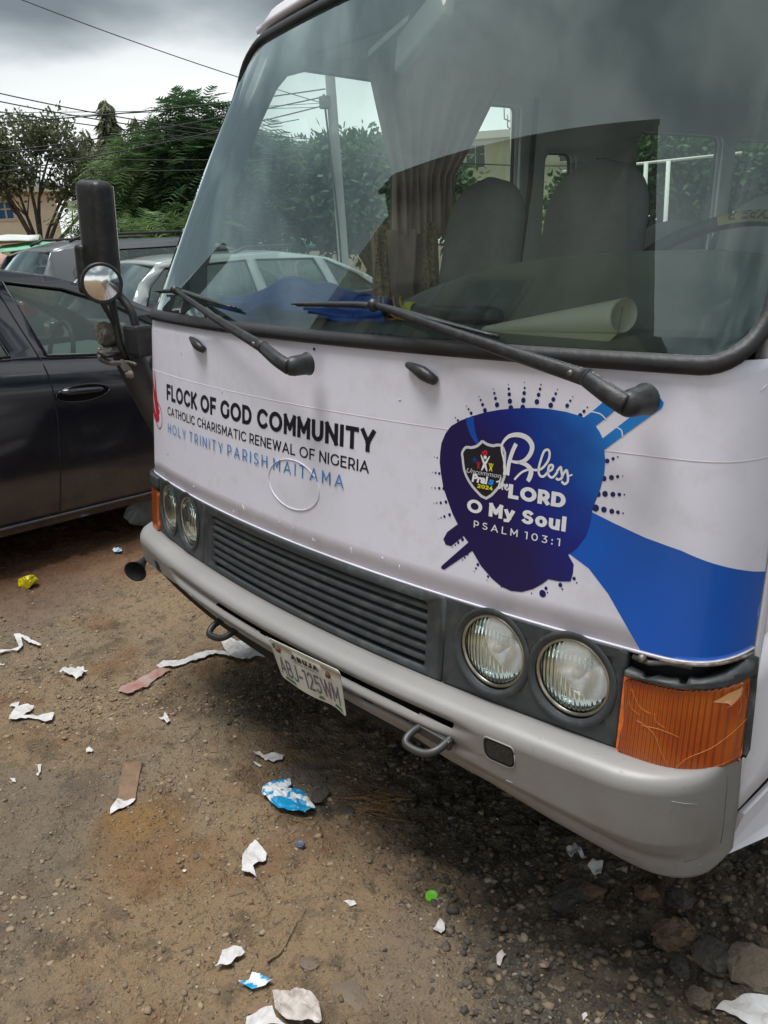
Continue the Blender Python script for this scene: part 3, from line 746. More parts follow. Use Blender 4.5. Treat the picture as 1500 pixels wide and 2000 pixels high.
# scuffs on the corner
scm = mat('scuff_mark', (.22, .16, .17), .8)
chipm = mat('paint_chip', (.12, .11, .10), .7); palechip = mat('pale_scratch', (.46, .45, .43), .6)
for k in range(46):
    s0 = random.uniform(-1.0, 1.08); z0 = random.uniform(zbot(s0)+.012, .560); l = random.uniform(.003, .022)*(1 if random.random() < .7 else 2); d_ = random.uniform(-.5, .5)*l
    if -.34 < s0 < .64 and z0 > .49: continue
    tube('scratch', [bface(s0, z0, .0003), bface(s0+l*.5, z0+d_*.5, .0005), bface(s0+l, z0+d_, .0003)], random.uniform(.0004, .0011), random.choice((chipm, palechip, scm)), bo, 4)
for k in range(9):
    s0 = random.uniform(1.02, 1.06); z0 = random.uniform(.335, .352); l = random.uniform(.01, .04)
    tube('scuff', [bface(s0, z0, .0004), bface(s0+l*.5, z0+.0005, .0006), bface(s0+l, z0+random.uniform(-.002, .002), .0004)], .0007, scm, bo, 4)
tube('bumper_seam', [bface(1.155+.0*z, z, .0005) for z in lin(.42, .565, 9)] if False else [bface(1.118, z, .0005) for z in lin(.42, .565, 9)], .0008, mat('seam_line', (.16, .16, .15), .6), bo, 5)

# tow hooks
hk = smoothpath([(.522, -.050, .528), (.520, -.088, .524), (.530, -.112, .514), (.575, -.108, .512), (.598, -.088, .520), (.598, -.045, .530)], 6)
tube('tow_hook', hk, .0082, mat('dark_steel', (.09, .09, .09), .5, metal=.7), BUS, 12)
box('hook_plate', (.560, -.062, .522), (.10, .012, .022), mat('dark_steel', (.09, .09, .09), .5), BUS, .003)
hk = smoothpath([(-.345, -.03, .49), (-.345, -.07, .480), (-.33, -.095, .466), (-.285, -.09, .466), (-.265, -.07, .475), (-.265, -.03, .49)], 6)
tube('tow_hook', hk, .0095, rubber, BUS, 12)
# trumpet horn under the far end
hn = lathe('horn', [(.009, .10), (.012, .07), (.018, .045), (.030, .012), (.040, 0), (.036, .004), (.024, .02), (.008, .06)], blackplastic, BUS, 24, loc=(-.955, -.035, .470), rot=(R(10), 0, R(40)))
tube('horn_bracket', [(-.955+.05, .03, .475), (-.90, .05, .50), (-.86, .06, .52)], .008, blackplastic, BUS, 8)

# number plate
NP = [Vector((.040, -.121, .592)), Vector((.327, -.118, .607)), Vector((.318, -.100, .478)), Vector((.050, -.098, .478))]
def plate(u, v, o_=0.):
    a = NP[3].lerp(NP[0], v); b = NP[2].lerp(NP[1], v); p = a.lerp(b, u)
    p.y -= .006*math.sin(u*math.pi*2.2)*(1-v)+o_ ; p.z += .004*math.sin(u*9)*(1-v)
    return p
def pl(u, v): return plate(u/.305, v/.152)
platem = mat('plate_white', (.60, .60, .55), .45, var=.12, vscale=25, bump=.15, bscale=70)
np_ = drape('number_plate', [rrect(0, .305, 0, .152, .012, 4)], pl, platem, BUS, (.012, .02)); solid(np_, .0015, 1)
fontless = {}
def text_polys(txt, offset=0., shear=0., spacing=1.):
    cu = bpy.data.curves.new('lettering', 'FONT'); cu.body = txt; cu.size = 1; cu.offset = offset; cu.shear = shear; cu.space_character = spacing; cu.resolution_u = 4
    o = bpy.data.objects.new('lettering', cu); COL.objects.link(o); dg = bpy.context.evaluated_depsgraph_get(); dg.update()
    me = bpy.data.meshes.new_from_object(o.evaluated_get(dg)); bpy.data.objects.remove(o); bpy.data.curves.remove(cu)
    V = np.array([v.co[:2] for v in me.vertices]); F = [tuple(p.vertices) for p in me.polygons]; bpy.data.meshes.remove(me); return V, F
def lettering(txt, s0, s1, z0, z1, fn, m, parent, offset=0., shear=0., label=None, spacing=1., cap=True, name='lettering', slope=0.):
    V, F = text_polys(txt, offset, shear, spacing)
    a0, a1 = V[:, 0].min(), V[:, 0].max()
    if cap: b0, b1 = 0, 0.0; 
    Vc, _ = text_polys('H', offset)
    h0, h1 = Vc[:, 1].min(), Vc[:, 1].max()
    P_ = [fn(s0+(x-a0)/(a1-a0)*(s1-s0), z0+(y-h0)/(h1-h0)*(z1-z0)+slope*(x-a0)/(a1-a0)) for x, y in V]
    o = mesh(name, P_, F, m, parent); o['kind'] = 'stuff'
    if label: o['label'] = label
    return o
blackp = mat('print_black', (.010, .010, .018), .4); bluep = mat('print_light_blue', (.02, .20, .50), .4); whitep = mat('print_white', (.80, .80, .84), .35)
redp = mat('print_red', (.55, .015, .03), .35); yellowp = mat('print_yellow', (.75, .70, .03), .4)
def arc(cx, cy, rx, ry, a0, a1, n=10): return [(cx+rx*math.cos(R(a0+(a1-a0)*k/n)), cy+ry*math.sin(R(a0+(a1-a0)*k/n))) for k in range(n+1)]
def glyph(ch):
    """centre lines of a plain geometric sans; (strokes, width) in cap heights, y from 0 to 1"""
    G = {
     'A': ([[(0, 0), (.40, 1)], [(.40, 1), (.80, 0)], [(.16, .30), (.64, .30)]], .80), 'B': ([[(0, 0), (0, 1)], [(0, 1), (.30, 1)]+arc(.30, .76, .22, .24, 90, -90)[1:]+[(0, .52)], [(.30, .52)]+arc(.34, .26, .25, .26, 90, -90)[1:]+[(0, 0)]], .6),
     'C': ([arc(.45, .5, .45, .5, 45, 315, 20)], .80), 'D': ([[(0, 0), (0, 1)], [(0, 1), (.32, 1)]+arc(.32, .5, .42, .5, 90, -90, 16)[1:]+[(0, 0)]], .74),
     'E': ([[(0, 0), (0, 1)], [(0, 1), (.52, 1)], [(0, .52), (.46, .52)], [(0, 0), (.54, 0)]], .54), 'F': ([[(0, 0), (0, 1)], [(0, 1), (.52, 1)], [(0, .48), (.46, .48)]], .52),
     'G': ([arc(.46, .5, .46, .5, 45, 322, 20)+[(.83, .45)], ], .83), 'H': ([[(0, 0), (0, 1)], [(.66, 0), (.66, 1)], [(0, .5), (.66, .5)]], .66), 'I': ([[(0, 0), (0, 1)]], .0),
     'J': ([[(.38, 1), (.38, .28)]+arc(.16, .24, .22, .24, 0, -140)[1:]], .38), 'K': ([[(0, 0), (0, 1)], [(.60, 1), (0, .34)], [(.20, .56), (.64, 0)]], .62), 'L': ([[(0, 0), (0, 1)], [(0, 0), (.50, 0)]], .50),
     'M': ([[(0, 0), (0, 1)], [(0, 1), (.39, .30)], [(.39, .30), (.78, 1)], [(.78, 1), (.78, 0)]], .78), 'N': ([[(0, 0), (0, 1)], [(0, 1), (.68, 0)], [(.68, 0), (.68, 1)]], .68),
     'O': ([arc(.48, .5, .48, .5, 0, 360, 26)], .96), 'P': ([[(0, 0), (0, 1)], [(0, 1), (.28, 1)]+arc(.28, .68, .28, .32, 90, -90)[1:]+[(0, .36)]], .56),
     'R': ([[(0, 0), (0, 1)], [(0, 1), (.28, 1)]+arc(.28, .68, .28, .32, 90, -90)[1:]+[(0, .36)], [(.32, .36), (.58, 0)]], .58),
     'S': ([arc(.29, .74, .26, .26, 40, 180, 10)+[(.06, .66), (.14, .55), (.44, .46), (.54, .34)]+arc(.27, .27, .28, .27, 0, -145, 10)], .57),
     'T': ([[(.32, 0), (.32, 1)], [(0, 1), (.64, 1)]], .64), 'U': ([[(0, 1), (0, .38)]+arc(.32, .36, .32, .36, 180, 360, 14)[1:]+[(.64, 1)]], .64),
     'V': ([[(0, 1), (.38, 0)], [(.38, 0), (.76, 1)]], .76), 'W': ([[(0, 1), (.27, 0)], [(.27, 0), (.55, 1)], [(.55, 1), (.83, 0)], [(.83, 0), (1.10, 1)]], 1.10), 'Y': ([[(0, 1), (.34, .40)], [(.68, 1), (.34, .40)], [(.34, .40), (.34, 0)]], .68),
     'y': ([[(0, .70), (.25, .05)], [(.50, .70), (.16, -.20), (.0, -.22)]], .50), 'o': ([arc(.28, .35, .28, .35, 0, 360, 20)], .56), 'u': ([[(0, .70), (0, .28)]+arc(.24, .26, .24, .26, 180, 360, 10)[1:], [(.48, .70), (.48, 0)]], .48), 'l': ([[(0, 0), (0, 1.05)]], 0.),
     '1': ([[(.0, .98), (.24, .98)], [(.24, 1), (.24, 0)]], .24), '0': ([arc(.32, .5, .32, .5, 0, 360, 22)], .64), '3': ([[(.02, 1), (.5, 1), (.24, .58)], [(.22, .58)]+arc(.25, .29, .28, .29, 80, -140, 12)], .54),
     '2': ([arc(.27, .73, .26, .27, 160, 0, 10)+[(.5, .6), (.0, 0)], [(0, 0), (.54, 0)]], .54), '4': ([[(.38, 1), (0, .27)], [(0, .27), (.60, .27)], [(.42, .55), (.42, 0)]], .60), '5': ([[(.5, 1), (.06, 1), (.04, .56)], [(.04, .56)]+arc(.24, .31, .28, .31, 70, -140, 12)], .54),
     ':': ([[(0, .0), (0, .10)], [(0, .60), (0, .70)]], 0.), '-': ([[(0, .42), (.3, .42)]], .3), ' ': ([], .18)}
    return G[ch]
def stroke_text(txt, s0, s1, z0, z1, fn, m, parent, wt, gap, label=None, slope=0., name='lettering'):
    """lettering cut from strips: wt = stroke weight in cap heights, gap = air between letters"""
    H = z1-z0; k = 1-wt; x = wt/2; items = []
    for ch in txt:
        st, w_ = glyph(ch)
        if ch != ' ': items += [(x, q) for q in st]
        x += w_*k+wt+gap if ch != ' ' else .34
    tot = x-gap-wt/2; sc = (s1-s0)/(tot); V, F = [], []
    lev = 0
    for x0, q in items:
        P_ = [Vector((x0+a*k, wt/2+b*k, 0)) for a, b in q]
        closed = (P_[0]-P_[-1]).length < 1e-4; n = len(P_)
        if not closed:
            P_[0] = P_[0]+(P_[0]-P_[1]).normalized()*wt*.5; P_[-1] = P_[-1]+(P_[-1]-P_[-2]).normalized()*wt*.5
        lev = (lev+1) % 3; base = len(V)
        for i, p in enumerate(P_):
            a = P_[i-1] if i > 0 else (P_[-2] if closed else P_[0]); b = P_[i+1] if i < n-1 else (P_[1] if closed else P_[-1])
            t1 = (p-a).normalized() if (p-a).length > 1e-6 else (b-p).normalized(); t2 = (b-p).normalized() if (b-p).length > 1e-6 else t1
            t = (t1+t2).normalized(); nn = Vector((-t.y, t.x, 0)); kk = wt/2/max(.45, abs(t.dot(t1)))
            for sg in (1, -1):
                w2 = p+nn*kk*sg; s_ = s0+w2.x*sc; z_ = z0+w2.y*H+slope*(w2.x/tot); V.append(fn(s_, z_)+Vector((0, -.00012*lev, 0)))
            if i: F.append((base+2*i-2, base+2*i-1, base+2*i+1, base+2*i))
    o = mesh(name, V, F, m, parent); o['kind'] = 'stuff'
    if label: o['label'] = label
    return o
T = off_fn(.0006)
stroke_text('FLOCK OF GOD COMMUNITY', -.832, .285, 1.056, 1.1065, T, blackp, BUS, .215, .10, label='bold black FLOCK OF GOD COMMUNITY print')
stroke_text('CATHOLIC CHARISMATIC RENEWAL OF NIGERIA', -.826, .268, 1.009, 1.036, T, blackp, BUS, .145, .14, label='black CATHOLIC CHARISMATIC RENEWAL OF NIGERIA print')
stroke_text('HOLY TRINITY PARISH MAITAMA', -.820, .184, .953, .984, off_fn(.0021), bluep, BUS, .10, .42, label='light blue HOLY TRINITY PARISH MAITAMA print', slope=.008)
# dove emblem
def ribbon(name, pts, wd, fn, m, parent, n=5):
    P_ = smoothpath([(a, b, 0) for a, b in pts], n); V, F = [], []
    for i, p in enumerate(P_):
        t = (P_[min(i+1, len(P_)-1)]-P_[max(i-1, 0)]).normalized(); nn = Vector((-t.y, t.x, 0))
        w_ = wd if not isinstance(wd, (list, tuple)) else float(np.interp(i/(len(P_)-1), np.linspace(0, 1, len(wd)), wd))
        V += [fn(p.x+nn.x*w_/2, p.y+nn.y*w_/2), fn(p.x-nn.x*w_/2, p.y-nn.y*w_/2)]
        if i: F.append((2*i-2, 2*i-1, 2*i+1, 2*i))
    return mesh(name, V, F, m, parent)
ribbon('dove_emblem', [(-1.01, 1.135), (-.990, 1.09), (-.965, 1.045), (-.940, 1.005), (-.915, 1.010)], [.004, .018, .026, .034, .006], T, redp, BUS)
ribbon('dove_emblem', [(-.962, 1.130), (-.957, 1.09), (-.948, 1.05), (-.930, 1.015)], [.004, .013, .016, .014], off_fn(.0009), redp, BUS)
ribbon('dove_emblem', [(-1.02, 1.08), (-1.0, 1.03), (-.97, .99), (-.94, .980), (-.92, .99)], [.004, .022, .026, .022, .008], off_fn(.0012), redp, BUS)
ribbon('dove_ring', [(-.935, 1.035), (-.905, 1.02), (-.888, .995), (-.893, .965), (-.918, .950), (-.945, .958), (-.965, .975)], .0045, T, redp, BUS)
# raised outline where the badge was papered over
pts = [SP(-.018+.111*math.cos(a), .936+.061*math.sin(a), .0012) for a in lin(0, 2*math.pi, 48)]
V, F = tube_data(pts, .0014, 6, False); mesh('badge_outline', V, F, wrap, BUS, True)
grid('badge_bulge', lin(0, 2*math.pi, 40), [0.01, .5, .85, 1], lambda a, r: SP(-.018+.109*r*math.cos(a), .936+.060*r*math.sin(a), .0012*(1-r*r)+.0003), wrap, BUS)
# creases in the vinyl
for _ in range(26):
    s0 = random.uniform(-1.0, 1.08); z0 = random.choice([random.uniform(1.20, 1.27), random.uniform(.80, .83), random.uniform(.85, 1.2)])
    a = random.uniform(0, 3.1); l = random.uniform(.006, .022)
    if (s0 > .76 and z0 < 1.03) or (.45 < s0 < .95 and z0 < 1.24): continue
    tube('vinyl_crease', [SP(s0+math.cos(a)*l*t, z0+math.sin(a)*l*t, -.0004+.0016*math.sin(math.pi*t)) for t in (0, .33, .66, 1)], .0008, wrap, BUS, 5)

# ------------------------------------------------------------------ blue splash print
def splash_mat():
    m = mat('print_splash_blue', (0, .05, .3), .3); t = m.node_tree; b = t.nodes['Principled BSDF']
    c = t.nodes.new('ShaderNodeTexCoord'); sp = t.nodes.new('ShaderNodeSeparateXYZ'); t.links.new(c.outputs['Object'], sp.inputs[0])
    n = t.nodes.new('ShaderNodeTexNoise'); n.inputs['Scale'].default_value = 9; n.inputs['Detail'].default_value = 2; t.links.new(c.outputs['Object'], n.inputs[0])
    a = t.nodes.new('ShaderNodeMath'); a.operation = 'MULTIPLY_ADD'; a.inputs[1].default_value = 2.2; a.inputs[2].default_value = -1.33; t.links.new(sp.outputs[0], a.inputs[0])
    b_ = t.nodes.new('ShaderNodeMath'); b_.operation = 'MULTIPLY_ADD'; b_.inputs[1].default_value = 1.5; t.links.new(sp.outputs[2], b_.inputs[0]); 
    b_.inputs[2].default_value = -1.55
    s_ = t.nodes.new('ShaderNodeMath'); s_.operation = 'ADD'; t.links.new(a.outputs[0], s_.inputs[0]); t.links.new(b_.outputs[0], s_.inputs[1])
    k = t.nodes.new('ShaderNodeMath'); k.operation = 'MULTIPLY_ADD'; k.inputs[1].default_value = .35; t.links.new(n.outputs[0], k.inputs[0]); t.links.new(s_.outputs[0], k.inputs[2])
    r = t.nodes.new('ShaderNodeValToRGB'); e_ = r.color_ramp.elements
    e_[0].position = .18; e_[0].color = (.016, .009, .075, 1); e_[1].position = .95; e_[1].color = (.0, .20, .62, 1)
    q = e_.new(.42); q.color = (.007, .015, .20, 1)
    q = e_.new(.62); q.color = (.002, .045, .32, 1)
    t.links.new(k.outputs[0], r.inputs[0]); t.links.new(r.outputs[0], b.inputs['Base Color']); return m
splm = splash_mat(); swm = mat('print_swoosh_blue', (.001, .095, .50), .24, var=.12, vscale=4, coat=.3)
SPL = [(.4745, 1.0824), (.4763, 1.1017), (.4859, 1.1232), (.499, 1.1387), (.522, 1.1518), (.5484, 1.1625), (.5815, 1.1734), (.6138, 1.1809), (.6486, 1.1865), (.6891, 1.1907), (.7218, 1.1911), (.7539, 1.1891), (.779, 1.1849), (.79, 1.1823), (.8052, 1.1944), (.8317, 1.219), (.8557, 1.2089), (.8325, 1.1859), (.8138, 1.1695), (.8221, 1.1608), (.8292, 1.1499), (.8542, 1.1719), (.8771, 1.1923), (.9037, 1.2214), (.9124, 1.2258), (.9229, 1.2246), (.9292, 1.2178), (.9265, 1.2088), (.9095, 1.1949), (.8644, 1.1569), (.8343, 1.1304), (.8383, 1.1124), (.8387, 1.0906), (.8344, 1.0625), (.8267, 1.0363), (.8226, 1.0187), (.8226, 1.0046), (.8166, .975), (.8007, .9489), (.7849, .9341), (.7975, .9191), (.7978, .9014), (.7946, .8859), (.7725, .881), (.7495, .8804), (.7372, .8685), (.7181, .8539), (.6947, .8425), (.6699, .8388), (.6476, .8424), (.6243, .853), (.5958, .8729), (.5722, .8985), (.503, .8438), (.4944, .8452), (.4961, .8507), (.5611, .9139), (.5482, .9243), (.5178, .8969), (.5032, .8972), (.4961, .9074), (.5053, .924), (.5312, .9453), (.5167, .9637), (.5025, .9871), (.488, 1.0138), (.4796, 1.0415), (.4746, 1.0632)]
SWO = [(.8226, 1.0193), (.8666, 1.0065), (.9239, .9913), (.9862, .9802), (1.0277, .9661), (1.0719, .9514), (1.119, .9366), (1.157, .9265), (1.157, .86), (1.157, .81), (1.157, .7935), (1.10, .7935), (1.05, .7935), (1.0, .7935), (.9381, .7935), (.9105, .828), (.8693, .8794), (.8276, .9175), (.7846, .9374), (.7807, .9748)]
sw = drape('blue_swoosh', [SWO], off_fn(.0004), swm, BUS, (.01, .02)); sw['label'] = 'plain blue swoosh print sweeping to the corner'
spl = drape('blue_splash', [SPL], off_fn(.0007), splm, BUS, (.02, .02)); spl['label'] = 'navy splash print with bars'
for a, b in (((.8023, 1.1936), (.8323, 1.1824)), ((.8529, 1.171), (.865, 1.1562))):
    ribbon('splash_gap_line', [a, ((a[0]+b[0])/2+.003, (a[1]+b[1])/2+.003), b], .0022, off_fn(.0010), wrap, spl)
brightb = mat('print_bright_blue', (.006, .07, .42), .3)
ribbon('splash_flare', [(.545, 1.160), (.548, 1.145), (.556, 1.128), (.568, 1.112)], [.020, .017, .013, .006], off_fn(.0009), brightb, spl)
DOTS = [(.5089, 1.156, 15), (.5153, 1.1514, 26), (.5345, 1.1809, 11), (.54, 1.1754, 22), (.5468, 1.1684, 33), (.5634, 1.2016, 11), (.5677, 1.1954, 22), (.5729, 1.1869, 33), (.5794, 1.1767, 44), (.596, 1.2181, 11), (.5985, 1.2104, 26), (.6019, 1.201, 33), (.6065, 1.1894, 47), (.629, 1.2287, 11), (.6305, 1.2208, 26), (.6324, 1.2109, 37), (.635, 1.1984, 47), (.6382, 1.1862, 51), (.664, 1.2347, 11), (.665, 1.2248, 22), (.6648, 1.2155, 37), (.6643, 1.2026, 47), (.6642, 1.1892, 51), (.6988, 1.2329, 15), (.6977, 1.2251, 26), (.6957, 1.2146, 37), (.6933, 1.202, 47), (.7333, 1.2266, 11), (.7306, 1.219, 26), (.7268, 1.2088, 40), (.7225, 1.1979, 47), (.765, 1.2162, 11), (.7608, 1.2088, 22), (.7555, 1.1999, 37), (.7947, 1.2, 15), (.7891, 1.1928, 29), (.7827, 1.1852, 40), (.8602, 1.1212, 15), (.852, 1.1173, 29), (.8418, 1.1123, 40), (.8728, 1.0901, 11), (.8637, 1.0879, 29), (.8527, 1.0848, 44), (.8391, 1.0813, 47), (.8792, 1.0587, 15), (.8702, 1.0577, 33), (.8585, 1.0563, 44), (.844, 1.055, 51), (.8309, 1.0528, 51), (.8806, 1.0267, 15), (.8711, 1.0268, 33), (.8598, 1.0267, 44), (.845, 1.0274, 51), (.8292, 1.0277, 62), (.588, .8738, 33), (.584, .8651, 22), (.5803, .8581, 11), (.6146, .8552, 26), (.6126, .8474, 11), (.647, .841, 11), (.7397, .8501, 69), (.7459, .8619, 33), (.7497, .8546, 15), (.7161, .8454, 15), (.7748, .8749, 40), (.7794, .8681, 18), (.8012, .893, 33), (.8073, .8864, 15), (.5598, .8897, 33), (.5545, .8811, 22), (.5494, .8748, 15), (.5456, .9167, 37), (.5354, .9081, 29), (.5286, .9015, 18), (.522, .8959, 11),
        (.4676, 1.0713, 17), (.4596, 1.0717, 11), (.4752, 1.0402, 29), (.4652, 1.0402, 23), (.4566, 1.04, 11), (.4892, 1.0115, 34), (.4774, 1.0102, 29), (.4662, 1.0089, 17), (.4569, 1.0079, 11), (.4971, .985, 34), (.4836, .9811, 29), (.4731, .9788, 17), (.4652, .977, 11), (.5087, .9606, 34), (.4955, .9546, 29), (.4866, .9504, 17), (.4802, .9467, 11)]
dotm = mat('print_navy', (.006, .012, .10), .35)
for i, (a, b, r) in enumerate(DOTS):
    r *= 1.05e-4
    P_ = [SP(a+r*math.cos(2*math.pi*k/12), b+r*math.sin(2*math.pi*k/12), .0006) for k in range(12)]
    mesh('splash_dot', P_, [tuple(range(12))], dotm, spl)
T2 = off_fn(.0011); T3 = off_fn(.0015)
SH = [(.5788, 1.1182), (.5904, 1.1135), (.6053, 1.1122), (.6214, 1.1155), (.6334, 1.1021), (.634, 1.0753), (.6369, 1.0637), (.6329, 1.0481), (.62, 1.0294), (.5975, 1.009), (.5738, 1.0192), (.553, 1.0364), (.5396, 1.0563), (.5337, 1.0805), (.5317, 1.0896), (.5398, 1.1014), (.5534, 1.1024), (.5683, 1.1079)]
drape('shield_emblem', [SH], T2, blackp, spl, (.04, .04))
silvp = mat('print_silver', (.62, .62, .66), .3)
ribbon('shield_border', SH+[SH[0]], .0055, T3, silvp, spl, 2)
for P_, wd in (([(.657, 1.1219), (.6515, 1.1101), (.6466, 1.0948), (.6437, 1.0796), (.6429, 1.0645), (.6425, 1.0609)], .0085),
               ([(.6354, 1.0605), (.6358, 1.0755), (.6307, 1.0928), (.6259, 1.1056), (.6265, 1.1191), (.6394, 1.1338), (.66, 1.1389), (.6792, 1.1351), (.6912, 1.1234), (.6902, 1.1089), (.6797, 1.0945), (.6647, 1.0882), (.6489, 1.0883)], [.006, .005, .004, .004, .005, .007, .009, .010, .010, .009, .008, .006, .005]),
               ([(.6647, 1.0882), (.6822, 1.086), (.6933, 1.0772), (.6927, 1.0654), (.6885, 1.056)], [.005, .008, .010, .010, .008]), ([(.6591, 1.0548), (.6733, 1.0702), (.6898, 1.0782), (.7033, 1.0786)], .0042),
               ([(.7016, 1.0783), (.7162, 1.0832), (.7278, 1.099), (.7297, 1.1121), (.7258, 1.1188), (.718, 1.115), (.7129, 1.1), (.7096, 1.0823), (.7124, 1.0711), (.7208, 1.0693), (.7297, 1.0792)], .0046),
               ([(.7297, 1.0792), (.7374, 1.0845), (.7383, 1.0917), (.7318, 1.0909), (.7295, 1.082), (.7321, 1.0723), (.7404, 1.0705), (.749, 1.0817)], .0046),
               ([(.7474, 1.0815), (.7544, 1.091), (.7568, 1.0827), (.7594, 1.0731), (.752, 1.0678), (.7469, 1.07)], .0046), ([(.7578, 1.0729), (.766, 1.0868), (.7699, 1.0788), (.7711, 1.0676), (.7654, 1.0617), (.7586, 1.0659)], .0046), ([(.7702, 1.076), (.7791, 1.0806)], .003),
               ([(.6186, 1.0445), (.6274, 1.0488), (.6279, 1.0549), (.6255, 1.0409), (.6251, 1.0333), (.6304, 1.0356)], .0028), ([(.6297, 1.0355), (.6344, 1.0513), (.6332, 1.036), (.6344, 1.0316)], .0028), ([(.6332, 1.036), (.6377, 1.0427), (.6396, 1.0339)], .0028), ([(.6393, 1.0369), (.6451, 1.0408), (.6423, 1.0434), (.6405, 1.0356), (.645, 1.0332), (.6482, 1.0382)], .0028)):
    ribbon('script_stroke', P_, wd, off_fn(.0019), whitep, spl, 5)
stroke_text('LORD', .648, .7705, 1.0180, 1.0450, T3, whitep, spl, .26, .08, label='bold white LORD print')
stroke_text('O My Soul', .5525, .7755, .9755, 1.0020, T3, whitep, spl, .23, .09, label='bold white O My Soul print')
stroke_text('PSALM 103:1', .5722, .767, .9470, .9610, T3, whitep, spl, .13, .42, label='thin white PSALM 103:1 print')
lettering('Uncommon', .5455, .6290, 1.0528, 1.0620, T3, silvp, spl, .0, .35, label='small slanted Uncommon print')
lettering('Prai', .5600, .5990, 1.0365, 1.0530, off_fn(.0019), whitep, spl, .05, .12, label='small white Prai print')
lettering('s', .6000, .6130, 1.0365, 1.0520, off_fn(.0019), mat('print_sky_blue', (.02, .25, .75), .35), spl, .05, .12, label='small blue letter s print')
stroke_text('2024', .5750, .6120, 1.0268, 1.0345, off_fn(.0019), yellowp, spl, .22, .08, label='small yellow 2024 print')
# little figures in the shield
def figure(cx, cz, h, m):
    ribbon('shield_figure', [(cx-h*.35, cz+h*.5), (cx-h*.12, cz+h*.1), (cx+h*.05, cz-h*.15), (cx+h*.22, cz-h*.5)], [h*.06, h*.16, h*.2, h*.06], off_fn(.0017), m, spl)
    ribbon('shield_figure', [(cx+h*.35, cz+h*.5), (cx+h*.12, cz+h*.1), (cx-h*.05, cz-h*.15), (cx-h*.22, cz-h*.5)], [h*.06, h*.16, h*.2, h*.06], off_fn(.0018), m, spl)
    P_ = [SP(cx+h*.13*math.cos(a), cz+h*.38+h*.13*math.sin(a), .0019) for a in lin(0, 6.0, 10)]; mesh('shield_figure', P_, [tuple(range(10))], m, spl)
figure(.5885, 1.0765, .030, whitep); figure(.6035, 1.0705, .016, yellowp); figure(.574, 1.0705, .014, redp)
ribbon('shield_dove', [(.580, 1.0955), (.584, 1.0975), (.5895, 1.1000), (.591, 1.094), (.583, 1.0925)], .004, off_fn(.0019), redp, spl)
for a in (0, 60, 120):
    ca, sa = math.cos(R(a)), math.sin(R(a)); ribbon('shield_star', [(.564-.008*ca, 1.080-.008*sa), (.564, 1.080), (.564+.008*ca, 1.080+.008*sa)], [.0004, .0022, .0004], off_fn(.0017), brightb, spl)

# plate print
PT = lambda o_: (lambda u, v: plate(u/.305, v/.152, o_))
gp = mat('plate_green', (.03, .16, .07), .5); plt_blue = mat('plate_blue_grey', (.115, .12, .17), .5)
stroke_text('ABUJA', .095, .210, .110, .128, PT(.0022), blackp, np_, .30, .12, label='black ABUJA print')
stroke_text('ABJ-125WM', .020, .286, .026, .090, PT(.0025), plt_blue, np_, .12, .12, label='embossed ABJ-125WM number')
lettering('CENTRE OF UNITY', .100, .200, .100, .106, PT(.0022), plt_blue, np_, 0)
drape('plate_flag', [[(.012, .118), (.026, .118), (.026, .136), (.012, .136)]], PT(.0022), gp, np_, None)
for a, b in ((.03, .09), (.175, .205), (.25, .295)): drape('plate_trim', [[(a, .008), (b, .008), (b-.008, .018), (a+.008, .018)]], PT(.0022), gp, np_, (.02, None))
for u_, v_ in ((.040, .122), (.252, .118)): lathe('plate_bolt', [(.001, -.004), (.005, -.004), (.007, 0), (.010, .001)], mat('rust_bolt', (.12, .055, .03), .8), np_, 12, loc=plate(u_/.305, v_/.152, .003))

# ------------------------------------------------------------------ wipers, washer nozzles (parts of the bus)
def wiper(pivot, knee, head, b0, bm, b1, label=None):
    pv, kn, hd_, b0, bm_, b1 = map(Vector, (pivot, knee, head, b0, bm, b1))
    root = lathe('wiper_pivot', [(.001, -.030), (.014, -.029), (.020, -.023), (.023, -.010), (.024, .02), (.027, .03)], blackplastic, BUS, 20, loc=pv+Vector((0, .012, 0)))
    tube('wiper_knuckle', smoothpath([pv+Vector((0, -.012, 0)), pv.lerp(kn, .35)+Vector((0, -.014, .002)), kn], 5), [.018, .017, .015], blackplastic, root, 12, .8, (0, -1, .3)).location = -root.location
    mid = kn.lerp(hd_, .5)+Vector((0, -.008, 0))
    a = tube('wiper_arm', smoothpath([kn, mid, hd_], 8), [.0145, .012, .009, .0055], blackplastic, root, 8, .5, (0, -1, .3)); a.location = -root.location
    tube('arm_joint', [kn-(kn-mid).normalized()*-.004, kn+(kn-mid).normalized()*.002], [.0160, .0160], rubber, a, 12, .9, (0, -1, .3))
    lathe('joint_rivet', [(.001, -.002), (.004, -.0015), (.005, .002)], steel, a, 10, loc=kn.lerp(hd_, .04)+Vector((0, -.016, .004)))
    pts = smoothpath([b0, b0.lerp(bm_, .5)+Vector((0, -.004, .002)), bm_, bm_.lerp(b1, .5)+Vector((0, -.004, .002)), b1], 5)
    bl = tube('wiper_blade', pts, [.004, .010, .013, .010, .004], blackplastic, root, 8, .6, (0, 0, 1)); bl.location = -root.location
    sq = tube('blade_rubber', [p+Vector((0, .014, -.004)) for p in pts], .004, rubber, bl, 6)
    tube('blade_clip', [hd_+Vector((0, -.004, 0)), bm_+Vector((0, -.008, .002))], [.012, .014], blackplastic, bl, 8)
    return root
wiper((.913, .070, 1.228), (.828, .070, 1.262), (.285, .078, 1.372), (-.037, .090, 1.368), (.270, .096, 1.366), (.600, .098, 1.318))
wiper((.080, -.002, 1.240), (-.050, .006, 1.274), (-.690, .120, 1.398), (-.955, .182, 1.388), (-.715, .150, 1.390), (-.335, .096, 1.356))
